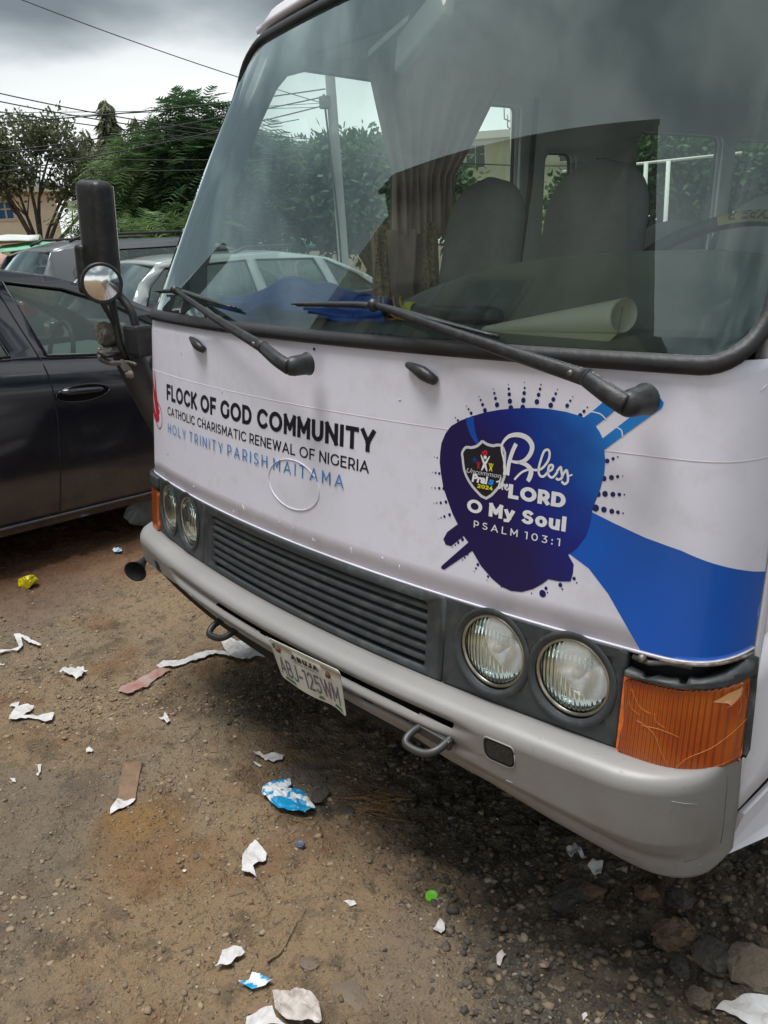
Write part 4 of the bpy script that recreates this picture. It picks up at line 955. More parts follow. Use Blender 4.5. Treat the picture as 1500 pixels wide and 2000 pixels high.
for s0, s1, z0, z1 in ((-.594, -.446, 1.262, 1.240), (.376, .452, 1.252, 1.230)):
    if s0 < 0: s1 = -.50
    nz = tube('washer_nozzle', smoothpath([SP(s0, z0, .006), SP(s0+(s1-s0)*.4, z0-.006, .012), SP(s1-.006, z1+.002, .014), SP(s1+.002, z1-.006, .004)], 4), [.006, .0095, .0145, .012, .010], blackplastic, BUS, 10, .9, (0, -1, 0))
# tiny screw under the glass
lathe('screw', [(.001, -.002), (.003, -.0015), (.004, .002)], rubber, BUS, 8, loc=SP(.060, 1.268, .001))

# ------------------------------------------------------------------ mirrors on the far side
RM = bpy.data.objects.new('mirror_assembly', None); COL.objects.link(RM); RM.parent = BUS
def mirror_shell(sx, sy, sz):
    bm = bmesh.new(); bmesh.ops.create_cube(bm, size=1)
    for v in bm.verts: v.co = Vector((v.co.x*sx, v.co.y*sy, v.co.z*sz))
    bmesh.ops.bevel(bm, geom=bm.edges[:], offset=min(sx, sy)*.42, segments=6, profile=.6, affect='EDGES'); return bm
ms = bmobj('mirror_housing', mirror_shell(.128, .078, .375), blackplastic, RM, True, (-1.195, .12, 1.560)); ms.rotation_euler = (R(1), R(7.5), R(12))
mh = bmobj('mirror_hinge_cover', mirror_shell(.050, .06, .165), blackplastic, ms, True, (-.058, -.022, -.098))
lathe('housing_screw', [(.001, -.001), (.0035, 0)], whitep, ms, 8, 'x', (.061, .0, -.125))
box('mirror_glass', (0, .040, 0), (.10, .004, .34), chrome, ms, .01)
tube('mirror_stem', [(-1.19, .13, 1.40), (-1.19, .13, 1.33), (-1.19, .135, 1.22), (-1.17, .15, 1.14)], .013, rubber, RM, 10)
# round look-down mirror turned to the ground in front of the bus
rc = Vector((-1.045, .045, 1.424)); nd = Vector((.93, -.33, -.10)).normalized()
rmo = bpy.data.objects.new('round_mirror', None); COL.objects.link(rmo); rmo.parent = RM; rmo.location = rc; rmo.rotation_euler = nd.to_track_quat('-Y', 'Z').to_euler()
lathe('mirror_rim', [(.055, -.004), (.0605, -.009), (.065, -.006), (.066, .004), (.055, .022), (.02, .032), (.001, .034)], rubber, rmo, 36)
lathe('convex_glass', [(.001, -.017), (.02, -.0155), (.04, -.0105), (.056, -.003)], chrome, rmo, 36)
tube('round_mirror_arm', smoothpath([(-1.20, .15, 1.40), (-1.16, .15, 1.372), (-1.125, .155, 1.345), (-1.10, .16, 1.30), (-1.095, .16, 1.20)], 5), .014, rubber, RM, 10)
tube('round_mirror_rod', smoothpath([(-1.14, .055, 1.40), (-1.16, .09, 1.34), (-1.20, .14, 1.25), (-1.185, .15, 1.19), (-1.15, .16, 1.15)], 5), .008, rubber, RM, 8)
box('mirror_bracket', (-1.105, .17, 1.225), (.11, .07, .105), blackplastic, RM, .012)
# torn foam, tape and bent plate on the bracket
foam = mat('torn_foam', (.10, .09, .075), .9, bump=.8, bscale=60, var=.5, vscale=30)
def crumple(name, c, sx, sy, sz, m, parent, seed, sub=3, amp=.25):
    bm = bmesh.new(); bmesh.ops.create_icosphere(bm, subdivisions=sub, radius=.5); r = random.Random(seed)
    D = [(Vector((r.gauss(0, 1), r.gauss(0, 1), r.gauss(0, 1))).normalized(), r.uniform(.25, .42)) for _ in range(10)]
    for v in bm.verts:
        for d, k in D:
            q = v.co.dot(d)
            if q > k: v.co -= d*(q-k)
        v.co *= 1+r.uniform(-amp, amp)*.3; v.co = Vector((v.co.x*sx, v.co.y*sy, v.co.z*sz))
    return bmobj(name, bm, m, parent, False, c)
crumple('torn_foam', (-1.265, .13, 1.245), .12, .13, .10, foam, RM, 3)
crumple('torn_tape', (-1.235, .12, 1.190), .11, .10, .05, mat('old_tape', (.06, .055, .05), .5, bump=.6, bscale=80), RM, 5)
tube('hinge_strip', smoothpath([(-1.29, .10, 1.20), (-1.27, .09, 1.165), (-1.20, .10, 1.15), (-1.12, .12, 1.155), (-1.07, .13, 1.15)], 4), [.006, .012, .010, .008, .006], steel, RM, 7)
mesh('torn_flap', [(-1.15, .11, 1.165), (-1.10, .10, 1.17), (-1.075, .115, 1.135), (-1.12, .105, 1.125), (-1.16, .11, 1.14)], [(0, 1, 2, 3, 4)], mat('grey_tape', (.22, .21, .2), .4), RM)
lathe('bracket_bolt', [(.001, -.012), (.009, -.01), (.010, 0), (.014, .002), (.014, .01)], rust, RM, 12, loc=(-1.082, .105, 1.118))
# long black duct hanging down behind the nose
def duct(s, t):
    c0, c1 = Vector((-1.215, .17, 1.165)), Vector((-1.075, .24, .80))
    c = c0.lerp(c1, t); a = s*2*math.pi; k = .088*(1-.35*t)
    c.x -= .02*math.sin(t*math.pi)
    return c+Vector((math.cos(a)*k*.95, math.sin(a)*k*.55, math.sin(a)*.01))
dct = grid('air_duct', lin(0, 1, 21), lin(0, 1, 10), duct, mat('dusty_plastic', (.032, .031, .030), .55, var=.4, vscale=12, bump=.1, bscale=100), RM)

# ------------------------------------------------------------------ bus interior
def dash(u, v):
    x = u*1.0; y0 = SP(min(abs(u), 1.0)*1.02, 1.305).y+.035
    y = y0+(.95-y0)*v
    z = 1.285+.012*math.sin(v*3.1)-.05*max(0, v-.8)/.2
    return Vector((x, y, z))
grid('dashboard', lin(-1, 1, 40), lin(0, 1, 14), dash, dashm, BUS)
box('dash_front', (0, .93, 1.03), (1.98, .03, .46), dashm, BUS, .01)
def hood(u, v):
    # moulded hump over the gauges on the driver's side
    x = -.30+u*1.28; y = .44+v*.44
    prof = np.interp(u, [0, .06, .16, .30, .45, .62, .78, .86, .91, .96, 1.0], [0, .035, .085, .125, .142, .150, .148, .125, .08, .03, 0])
    sh = math.sin(min(1, v/.55)*math.pi/2)**.8 if v < .55 else 1-.10*(v-.55)/.45
    return Vector((x-.02*u, y, 1.288+prof*sh*1.02))
grid('instrument_hood', lin(0, 1, 40), lin(0, 1, 16), hood, dashm, BUS)
for i in range(24):
    x = -.42+i*.028; P_ = SP(x, 1.305); box('defrost_slot', (x, P_.y+.062, 1.296), (.008, .04, .006), darkhole, BUS)
def seat(name, x, y, w_=.44, m=seatm, top=1.70):
    t = bpy.data.objects.new(name, None); COL.objects.link(t); t.parent = BUS; t.location = (x, y, .80)
    def back(u, v):
        a = u*2*math.pi; hw = w_/2*(1-.0*v); zz = v*(top-1.20)
        sh = (1-max(0, (v-.62)/.38)**2.6)**.5 if v < 1 else 0
        ca, sa = math.cos(a), math.sin(a); px = math.copysign(abs(ca)**.55, ca)*hw*sh*(1-.10*v); py = math.copysign(abs(sa)**.6, sa)*.06*max(.3, sh)
        return Vector((px, py+.12*v, .40+zz))
    grid('backrest', lin(0, 1, 33), lin(0, 1, 20), back, m, t)
    box('seat_cushion', (0, -.18, .34), (w_, .46, .14), m, t, .05, smooth=True)
    box('seat_base', (0, -.15, .14), (w_*.7, .36, .28), darkhole, t)
    return t
seat('passenger_seat', -.72, 1.42, .40, top=1.715); seat('passenger_seat', -.27, 1.52, .45, top=1.735); seat('driver_seat', .42, 1.55, .46, mat('pale_seat_fabric', (.5, .5, .5), .9), top=1.58)
for row in range(4):
    for x in (-.72, -.30, .30, .72): seat('rear_seat', x, 2.75+row*.85, .40, top=1.52)
# curtain gathered at the front side window
curt = mat('curtain_cloth', (.58, .45, .40), .85, var=.2, vscale=10); curt2 = mat('curtain_lace', (.32, .22, .12), .9, var=.85, vscale=90, bump=.5, bscale=120)
def curtain(y0, y1, pinch, ztop_, zbot_, m, name='curtain', folds=9, xo=0.):
    def f(u, v):
        z = ztop_+(zbot_-ztop_)*v
        k = 1-pinch*min(1, v/.65)**1.2
        yc_ = (y0+y1)/2; y = yc_+(u-.5)*(y1-y0)*k-(y1-y0)*.22*pinch*min(1, v/.65)
        return Vector(((-.955+xo)*xsc(z)+.022*math.sin(u*folds*2*math.pi)+.008*math.sin(u*23+v*5), y, z))
    return grid(name, lin(0, 1, 90), lin(0, 1, 24), f, m, BUS)
curtain(1.10, 1.86, .56, 2.14, 1.52, curt)
c2o = curtain(1.10, 1.48, .05, 1.54, 1.24, curt, 'curtain_tail', 4, -.004)
curtain(1.085, 1.16, .0, 1.56, 1.24, curt2, 'curtain_lace', 2, .035); curtain(1.34, 1.42, .0, 1.56, 1.26, curt2, 'curtain_lace', 2, .035)
# steering wheel
sw_ = bpy.data.objects.new('steering_wheel', None); COL.objects.link(sw_); sw_.parent = BUS; sw_.location = (.56, .93, 1.40); sw_.rotation_euler = (R(-62), 0, 0)
pts = [Vector((.205*math.cos(a), 0, .205*math.sin(a))) for a in lin(0, 2*math.pi, 49)]
V, F = tube_data(pts, .019, 10, False); mesh('wheel_rim', V, F, rubber, sw_, True)
goldm = mat('wheel_cover_gold', (.38, .29, .07), .35)
def band(a, t): 
    r_ = .205+.0205*math.cos(t); return Vector((r_*math.cos(a), .0205*math.sin(t), r_*math.sin(a)))
gb = grid('rim_cover', lin(R(58), R(112), 16), lin(R(-170), R(60), 8), band, goldm, sw_)
txt, Ft = text_polys('TYPE R', .02)
x0_, x1_ = txt[:, 0].min(), txt[:, 0].max()
P_ = []
for x, y in txt:
    a = R(66)+(x-x0_)/(x1_-x0_)*R(40); t = R(-75)-(y/.72)*R(75)
    r_ = .205+.0215*math.cos(t); P_.append(Vector((r_*math.cos(a), .0215*math.sin(t), r_*math.sin(a))))
mesh('cover_lettering', P_, Ft, blackp, gb)
tube('wheel_spoke', [(-.2, 0, 0), (0, .03, -.02), (.2, 0, 0)], .015, rubber, sw_, 8); tube('wheel_spoke', [(0, .03, -.02), (0, 0, -.2)], .018, rubber, sw_, 8)
lathe('wheel_hub', [(.001, -.01), (.05, -.005), (.06, .03), (.03, .06)], rubber, sw_, 20)
tube('steering_column', [(.56, .96, 1.36), (.56, 1.0, 1.2), (.56, .92, 1.0)], .035, dashm, BUS, 10)
# inner mirror and visor clip
rv = bmobj('rear_view_mirror', mirror_shell(.26, .03, .10), mat('mirror_back', (.6, .6, .58), .5), BUS, True, (.005, .52, 1.985)); rv.rotation_euler = (R(-18), R(-18), R(-12))
tube('mirror_arm', [(.0, .54, 1.99), (.03, .57, 2.05), (.03, .60, 2.12)], .012, mat('mirror_back', (0, 0, 0)), BUS, 8)
vis = mesh('visor_clip', [(-.19, .50, 1.955), (-.03, .50, 2.005), (-.03, .502, 2.018), (-.10, .502, 1.998), (-.185, .502, 1.972)], [(0, 1, 2, 3, 4)], mat('clip_white', (.6, .6, .58), .5), BUS); solid(vis, .003)
# sticker on glass
# ------------------------------------------------------------------ things on the dashboard
um = empty('umbrella', (-.2, .42, 1.306), 'folded blue umbrella with black handle and orange piping lying on the dashboard', 'umbrella')
ubl = mat('umbrella_blue', (.035, .14, .62), .55, bump=.3, bscale=18, var=.25, vscale=9); uor = mat('umbrella_piping', (.80, .48, .10), .7)
def ucl(u, v):
    # loose folded canopy widening away from the handle
    x = -.06-u*.82; a = v*2*math.pi
    ry = np.interp(u, [0, .12, .3, .5, .75, .92, 1], [.030, .042, .085, .11, .11, .09, .04])
    rz = np.interp(u, [0, .12, .3, .42, .6, .8, .95, 1], [.024, .030, .050, .060, .054, .046, .034, .014])
    k = 1+.16*math.sin(a*5+u*9)+.08*math.sin(a*11-u*14)
    return Vector((x+.2, ry*math.cos(a)*k, rz*(math.sin(a)*k+.75)-.012+.012*math.sin(u*12+a)))
grid('canopy', lin(0, 1, 46), lin(0, 1, 60), ucl, ubl, um)
tube('handle', [(.17, 0, .018), (.32, -.005, .014), (.44, -.008, .010), (.455, -.008, .010), (.50, -.010, .008), (.53, -.010, .007)], [.017, .019, .018, .023, .025, .020], mat('handle_grey', (.07, .072, .075), .4), um, 16)
lathe('handle_tag', [(.018, 0), (.0215, .004), (.0215, .03), (.018, .034)], yellowp, um, 14, 'x', (.205, -.002, .018))
for k in range(7):
    a0 = k*.9
    pts = [Vector((.14-.035*k*.5+.10*t+.02*math.sin(k), .034*math.cos(a0+t*3.6), .022+.030*math.sin(a0+t*3.6))) for t in lin(0, 1, 12)]
    tube('piping', pts, .0022, uor, um, 5)
tube('tie_strap', [Vector((.02+.01*t, .046*math.cos(t*6.3), .022+.034*math.sin(t*6.3))) for t in lin(0, 1, 20)], .005, ubl, um, 6)
pr_ = empty('rolled_paper', (.55, .34, 1.29), 'loosely rolled sheet of cream paper on the dashboard beside the umbrella handle', 'paper')
paperm = mat('cream_paper', (.80, .80, .64), .7, bump=.05, bscale=20)
def roll(u, v):
    x = -.20+u*.365; r0 = .009+.028*u
    a = R(250)-v*R(520); rr_ = r0*(1-.10*v)
    return Vector((x+.02*v*(1-u), rr_*math.cos(a)*1.25, rr_*math.sin(a)*.92+r0*.95-.004+.012*u))
rp = grid('sheet', lin(0, 1, 24), lin(0, 1, 50), roll, paperm, pr_); solid(rp, .0006)
fl = mesh('loose_flap', [(-.20, -.03, .0), (.17, -.055, .0), (.165, -.02, .012), (-.18, -.005, .004)], [(0, 1, 2, 3)], mat('cream_paper_dark', (.56, .55, .38), .7), pr_)
for k in range(9):
    mesh('print_line', [(.1795-.0008*k, -.044+.003*k, .010+.006*k), (.1795-.0008*k, -.041+.003*k, .010+.006*k), (.181-.0008*k, -.041+.003*k, .013+.006*k), (.181-.0008*k, -.044+.003*k, .013+.006*k)], [(0, 1, 2, 3)], blackp, rp)

# ------------------------------------------------------------------ cars
def make_car(p, label, paint, gl, cat='car', interior=True):
    """car pointing +y, its right-hand flank at local x=0 facing +x"""
    C0 = empty(p['name'], p['loc'], label, cat, p.get('group'))
    Wd, L0, L1 = p['w'], p['y0'], p['y1']; zb = p['belt']; zs = .20; ax0, ax1, wr = p['axle0'], p['axle1'], p['wr']
    def bz(y): return float(np.interp(y, [a for a, _ in zb], [b for _, b in zb]))
    def tz(y): return float(np.interp(y, [a for a, _ in p['top']], [b for _, b in p['top']]))
    def hw(y):
        e = max(0, (y-(L1-.75))/.75, ((L0+.65)-y)/.65); return Wd/2*(1-.20*e**2.2)
    def sill(y):
        for a in (ax0, ax1):
            d = abs(y-a)
            if d < wr+.055: return max(zs, .02+wr+math.sqrt(max(0, (wr+.055)**2-d*d))-.0)
        e = max(0, (y-(L1-.3))/.3, ((L0+.3)-y)/.3)
        return zs+.06*e
    ys = sorted(set([round(v, 4) for v in lin(L0, L1, 46)]+[round(a+(wr+.055)*math.cos(R(t)), 4) for a in (ax0, ax1) for t in range(0, 181, 10)]+[round(a+k*(wr+.056), 4) for a in (ax0, ax1) for k in (-1, 1)]))
    def sec(y, j):
        h = hw(y); b = bz(y); s0 = sill(y); t = tz(y); yy = y
        pr = [(h*.955, s0), (h*.985, s0+(b-s0)*.12), (h*1.0, s0+(b-s0)*.34), (h*.997, s0+(b-s0)*.60), (h*.985, s0+(b-s0)*.80), (h*.982, s0+(b-s0)*.83), (h*.955, s0+(b-s0)*.985), (h*.935, b), (h*.80, b+(t-b)*.7), (h*.5, t), (0, t+.005)]
        return pr[j]
    V, F = [], []
    full = list(range(11))
    for y in ys:
        right = [sec(y, j) for j in full]; ring = [(x-Wd/2, y, z) for x, z in right]+[(-x-Wd/2, y, z) for x, z in right[-2::-1]]
        V += ring
    n = 21
    for i in range(len(ys)-1):
        for j in range(n-1):
            ym = (ys[i]+ys[i+1])/2
            if 8 <= j <= 11 and p['cab'][0] < ym < p['cab'][1]: continue
            F.append((i*n+j, i*n+j+1, (i+1)*n+j+1, (i+1)*n+j))
    F.append(tuple(range(n))); F.append(tuple((len(ys)-1)*n+j for j in range(n))[::-1])
    body = mesh('body', V, F, paint, C0, True); bevel_ = body.modifiers.new('es', 'EDGE_SPLIT'); bevel_.split_angle = R(50)
    # greenhouse
    zr = p['roofz']
    def gx(y, z):
        k = (z-bz(y))/(zr-bz(y)+1e-6); return (Wd/2*.935)*(1-k)+p['rw']/2*k+.012*math.sin(max(0, min(1, k))*math.pi)
    out_ = p['green']; wins = p['wins']
    for sg in (1, -1):
        fn = lambda y, z, sg=sg: Vector((sg*gx(y, z)-Wd/2, y, z))
        o = drape('window_frame', [out_]+wins, fn, paint, C0, (.15, .1)); o.modifiers.new('s', 'SOLIDIFY').thickness = .03
        for wv_ in wins:
            q = drape('side_window', [wv_], lambda y, z, sg=sg: Vector((sg*(gx(y, z)-.010)-Wd/2, y, z)), gl, C0, (.15, .1))
            pts = [fn(a, b) for a, b in wv_]; pts = [a+Vector((sg*.002, 0, 0)) for a in pts]+[pts[0]]
            tube('window_trim', pts, .007, rubber, q, 5)
    rl = p['roofline']
    def roofp(u, v):
        y = rl[0][0]+(rl[-1][0]-rl[0][0])*v; z = float(np.interp(y, [a for a, _ in rl], [b for _, b in rl]))
        return Vector((u*p['rw']/2*1.0-Wd/2, y, z+.035*(1-u*u)))
    o = grid('roof', lin(-1, 1, 13), lin(0, 1, 18), roofp, paint, C0); solid(o, .02)
    for nm, (ya, za), (yb, zb_) in (('windscreen', p['ws'][0], p['ws'][1]), ('rear_window', p['rs'][0], p['rs'][1])):
        def gf_(u, v, ya=ya, za=za, yb=yb, zb_=zb_):
            wd = (Wd*.90*(1-v)+p['rw']*v)/2; sgn = 1 if yb < ya else -1
            return Vector((u*wd-Wd/2, ya+(yb-ya)*v-sgn*.10*u*u*(1-.4*v), za+(zb_-za)*v+.03*math.sin(v*3.14)+.03*(1-u*u)*v))
        grid(nm, lin(-1, 1, 13), lin(0, 1, 8), gf_, gl, C0)
    for sg in (1, -1):
        for a in (ax0, ax1):
            wheel(C0, sg*(Wd/2-.12)-Wd/2, a, wr, wr, .20, sg, p.get('rim', steel))
            grid('wheel_arch', lin(R(-8), R(188), 20), [Wd/2-.30, Wd/2*.955], lambda t, x, a=a, sg=sg: Vector((sg*x-Wd/2, a+(wr+.05)*math.cos(t), .02+wr+(wr+.05)*math.sin(t))), darkhole, C0)
        for seam in p['seams']:
            def sx(y, z):
                h = hw(y); b = bz(y); s0 = zs; f = (z-s0)/(b-s0)
                if f > 1: return gx(y, z)
                return h*float(np.interp(f, [0, .12, .34, .60, .80, .83, .985, 1], [.955, .985, 1, .997, .985, .982, .955, .935]))
            pts = [Vector((sg*(sx(y, z)+.0012)-Wd/2, y, z)) for y, z in smooth2(seam)]
            tube('door_gap', pts, .0032, darkhole, C0, 5)
        for (y, z) in p['handles']:
            x = sg*(hw(y)*.992)-Wd/2
            hd_ = tube('door_handle', smoothpath([Vector((x+sg*.004, y-.11, z+.006)), Vector((x+sg*.024, y-.08, z+.004)), Vector((x+sg*.028, y+.0, z)), Vector((x+sg*.022, y+.08, z-.006)), Vector((x+sg*.004, y+.105, z-.01))], 4), [.009, .013, .013, .011, .008], paint, C0, 10, 1.25)
            V_, F_ = [], []
            for k in range(20):
                a = 2*math.pi*k/20; V_.append((x+sg*.0045, y-.0+.140*math.cos(a), z-.014+.042*math.sin(a)))
            mesh('handle_cup', V_, [tuple(range(20))], mat('cup_black', (.008, .008, .010), .15), hd_)
            tube('cup_edge', [Vector(v) for v in V_]+[Vector(V_[0])], .0035, paint, hd_, 5)
            lathe('key_cylinder', [(.001, 0), (.007, .001), (.008, -.004)], steel, hd_, 12, 'x', (x+sg*.034, y-.078, z+.002))
        tube('sill_strip', [Vector((sg*(hw(y)*.985+.002)-Wd/2, y, zs+.045)) for y in lin(ax0+wr+.08, ax1-wr-.08, 12)], .012, paint, C0, 8)
        mr_ = p.get('mirror')
        if mr_:
            x = sg*(Wd/2)-Wd/2; q = bmobj('wing_mirror', mirror_shell(.16, .10, .11), paint, C0, True, (x+sg*.06, mr_[0], mr_[1]))
        if p.get('rails'):
            a, b = p['rails']; tube('roof_rail', [Vector((sg*p['rw']*.46-Wd/2, y, z)) for y, z in ((a, zr-.01), (a+.15, zr+.05), (b-.15, zr+.045), (b, zr-.02))], .014, rubber, C0, 8)
        # lamps
        lampm = lens_m
        box('headlight', (sg*Wd*.36-Wd/2, L1-.10, tz(L1-.1)-.10), (.32, .16, .13), mat('car_lamp', (.5, .5, .52), .15), C0, .03)
        box('tail_light', (sg*Wd*.38-Wd/2, L0+.06, bz(L0)-.08), (.26, .12, .16), mat('tail_red', (.3, .01, .01), .2), C0, .03)
    if interior:
        for sg in (1, -1):
            for y in p['seatsy']:
                def bk(u, v, y=y, sg=sg):
                    a = u*2*math.pi; ca, sa = math.cos(a), math.sin(a); s_ = (1-max(0, (v-.7)/.3)**2.4)**.5 if v < 1 else 0
                    return Vector((sg*.38-Wd/2+.23*math.copysign(abs(ca)**.6, ca)*s_*(1-.2*v), y-.22*v+.06*sa*max(.3, s_), .50+v*.80))
                grid('car_seat', lin(0, 1, 21), lin(0, 1, 12), bk, seatm, C0)
        box('cabin_floor', (-Wd/2, (p['cab'][0]+p['cab'][1])/2, .40), (Wd*.86, p['cab'][1]-p['cab'][0], .04), darkhole, C0)
        box('dashboard', (-Wd/2, p['cab'][1]-.42, bz(p['cab'][1])-.08), (Wd*.84, .5, .20), dashm, C0, .05)
        q = [Vector((.38-Wd/2+.18*math.cos(a), p['cab'][1]-.80+.05*math.sin(a), bz(p['cab'][1]-.8)-.02+.18*math.sin(a))) for a in lin(0, 2*math.pi, 30)]
        V_, F_ = tube_data(q, .014, 8, False); mesh('steering_wheel', V_, F_, rubber, C0, True)
    return C0
def smooth2(L):
    o = smoothpath([(a, b, 0) for a, b in L], 5); return [(q.x, q.y) for q in o]
navy = mat('black_car_paint', (.010, .011, .018), .16, coat=1., var=.2, vscale=3, bump=.02, bscale=3)
add_dirt(navy, (.16, .12, .09), 5, .30, .75, .42, .75, .15); add_dirt(navy, (.12, .11, .10), 25, .55, .8, .18)
make_car(dict(name='black_sedan', loc=(-2.60, 0, 0), w=1.75, y0=-2.05, y1=2.50, axle0=-1.02, axle1=1.62, wr=.315,
    belt=[(-2.05, 1.02), (-1.4, 1.10), (.1, 1.065), (.7, 1.01), (1.25, .975), (1.6, .93), (2.3, .78), (2.5, .66)], top=[(-2.05, 1.06), (-1.35, 1.13), (-1.2, 1.1), (.9, 1.0), (1.3, 1.02), (1.7, .99), (2.3, .86), (2.5, .70)],
    cab=(-1.35, 1.38), roofz=1.49, rw=1.18,
    green=[(-1.5, 1.08), (.12, 1.064), (.7, 1.008), (1.38, .965), (1.15, 1.145), (.82, 1.325), (.52, 1.432), (.26, 1.475), (-.2, 1.495), (-.62, 1.470), (-1.0, 1.37)],
    wins=[[(-.72, 1.10), (.185, 1.075), (.09, 1.42), (-.2, 1.435), (-.55, 1.40)], [(.362, 1.058), (.70, 1.025), (1.12, .995), (1.0, 1.13), (.80, 1.265), (.55, 1.370), (.272, 1.425)]],
    roofline=[(-1.0, 1.37), (-.62, 1.475), (-.2, 1.50), (.26, 1.478), (.55, 1.425)], ws=((1.42, .975), (.55, 1.42)), rs=((-1.55, 1.10), (-1.0, 1.37)),
    seams=[[(.215, 1.47), (.265, 1.25), (.325, 1.04), (.345, .90), (.335, .70), (.30, .45), (.27, .27)], [(1.28, .99), (1.30, .8), (1.22, .5), (1.12, .27)], [(-.78, 1.08), (-.80, .85), (-.66, .60), (-.55, .27)]],
    handles=[(.49, .868), (-.52, .90)], mirror=(1.02, 1.06), seatsy=(.35, -.55)), 'black sedan parked on red soil behind the mirror of the minibus', navy, car_glass)
greyp = mat('silver_grey_paint', (.16, .17, .18), .28, metal=.5, coat=.6); palep = mat('pale_green_paint', (.36, .41, .40), .25, coat=.8)
make_car(dict(name='grey_suv', loc=(-7.2, 2.0, 0), w=1.85, y0=-.25, y1=4.5, axle0=.75, axle1=3.5, wr=.37,
    belt=[(-.25, 1.15), (.3, 1.20), (3.0, 1.12), (4.4, .95), (4.5, .8)], top=[(-.25, 1.18), (.3, 1.22), (3.0, 1.14), (4.4, 1.0), (4.5, .85)], cab=(0, 3.0), roofz=1.72, rw=1.35,
    green=[(-.12, 1.18), (3.0, 1.12), (2.3, 1.55), (1.9, 1.68), (.5, 1.70), (.15, 1.62)], wins=[[(.25, 1.24), (.72, 1.24), (.80, 1.60), (.55, 1.60)], [(.80, 1.24), (1.72, 1.22), (1.62, 1.61), (.88, 1.61)], [(1.80, 1.22), (2.72, 1.18), (2.3, 1.48), (1.98, 1.60), (1.72, 1.61)]],
    roofline=[(.15, 1.62), (.5, 1.70), (1.9, 1.69), (2.2, 1.60)], ws=((3.05, 1.14), (2.2, 1.59)), rs=((-.2, 1.2), (.15, 1.62)), seams=[[(1.76, 1.2), (1.76, .4)], [(.78, 1.2), (.80, .9), (1.1, .4)]], handles=[(1.95, 1.02), (1.0, 1.04)], rails=(.4, 1.9), seatsy=(1.7, .9)),
    'grey suv with roof rails parked behind the black sedan', greyp, car_glass)
make_car(dict(name='station_wagon', loc=(-4.7, 1.95, 0), w=1.75, y0=-.35, y1=4.1, axle0=.55, axle1=3.2, wr=.32,
    belt=[(-.35, 1.0), (.2, 1.06), (1.9, 1.03), (2.4, 1.0), (3.9, .80), (4.1, .65)], top=[(-.35, 1.04), (.2, 1.08), (2.4, 1.03), (3.9, .88), (4.1, .72)], cab=(0, 2.7), roofz=1.485, rw=1.25,
    green=[(-.25, 1.02), (1.9, 1.03), (2.65, .98), (2.3, 1.22), (1.9, 1.40), (1.4, 1.475), (.5, 1.48), (.15, 1.44), (-.05, 1.30)], wins=[[(-.05, 1.10), (1.02, 1.09), (1.0, 1.43), (.22, 1.41), (.05, 1.28)], [(1.14, 1.09), (1.84, 1.07), (1.72, 1.405), (1.10, 1.43)], [(1.94, 1.07), (2.42, 1.05), (2.15, 1.24), (1.84, 1.39)]],
    roofline=[(.15, 1.44), (.5, 1.485), (1.4, 1.48), (1.9, 1.41)], ws=((2.7, 1.0), (1.9, 1.40)), rs=((-.3, 1.04), (.15, 1.43)), seams=[[(1.06, 1.05), (1.06, .35)], [(1.88, 1.05), (1.95, .7), (1.9, .35)]], handles=[(1.3, .95), (.4, .97)], rails=(.9, 1.75), seatsy=(1.2, .5)),
    'pale silver station wagon seen through the windscreen of the minibus', palep, wagon_glass)

# ------------------------------------------------------------------ trees
def leaf_mat(name, c0, c1):
    m = island_mat(name, [(0, c0), (.35, tuple((a+b)/2 for a, b in zip(c0, c1))), (.65, c1), (.88, tuple(min(1, x*1.35) for x in c1))], .6, 0.0001, 10)
    b = m.node_tree.nodes['Principled BSDF']; b.inputs['Specular IOR Level'].default_value = .3
    t = m.node_tree; o = [n for n in t.nodes if n.type == 'OUTPUT_MATERIAL'][0]; tl = t.nodes.new('ShaderNodeBsdfTranslucent'); ms_ = t.nodes.new('ShaderNodeMixShader'); ms_.inputs[0].default_value = .3
    rr = [n for n in t.nodes if n.type == 'VALTORGB'][0]
    t.links.new(rr.outputs[0], tl.inputs[0]); t.links.new(b.outputs[0], ms_.inputs[1]); t.links.new(tl.outputs[0], ms_.inputs[2]); t.links.new(ms_.outputs[0], o.inputs[0]); return m
bark = mat('bark', (.10, .085, .065), .95, var=.4, vscale=12, bump=.6, bscale=25)
lf_green = leaf_mat('leaf_bright_green', (.075, .14, .06), (.19, .28, .11)); lf_dark = leaf_mat('leaf_dark_green', (.04, .09, .04), (.095, .17, .07)); lf_olive = leaf_mat('leaf_olive', (.095, .115, .065), (.19, .21, .115))
def np_mesh(name, V, nper, m, parent):
    """V: (k, nper, 3) separate polygons of nper corners"""
    k = len(V); me = bpy.data.meshes.new(name); me.vertices.add(k*nper); me.vertices.foreach_set('co', V.astype(np.float32).ravel())
    me.loops.add(k*nper); me.polygons.add(k); me.loops.foreach_set('vertex_index', np.arange(k*nper, dtype=np.int32)); me.polygons.foreach_set('loop_start', (np.arange(k)*nper).astype(np.int32)); me.update(calc_edges=True)
    return link(name, me, m, parent)
def unit(a): return a/np.maximum(np.linalg.norm(a, axis=-1, keepdims=True), 1e-9)
def leaves(pts, dirs, ln, wd, jit, rng):
    n = len(pts); d = unit(dirs+rng.normal(0, jit, (n, 3))); s = unit(np.cross(d, rng.normal(0, 1, (n, 3)))); l = ln*rng.uniform(.6, 1.3, (n, 1)); w_ = wd*rng.uniform(.7, 1.3, (n, 1))
    return np.stack([pts, pts+d*l*.45+s*w_, pts+d*l, pts+d*l*.45-s*w_], 1)
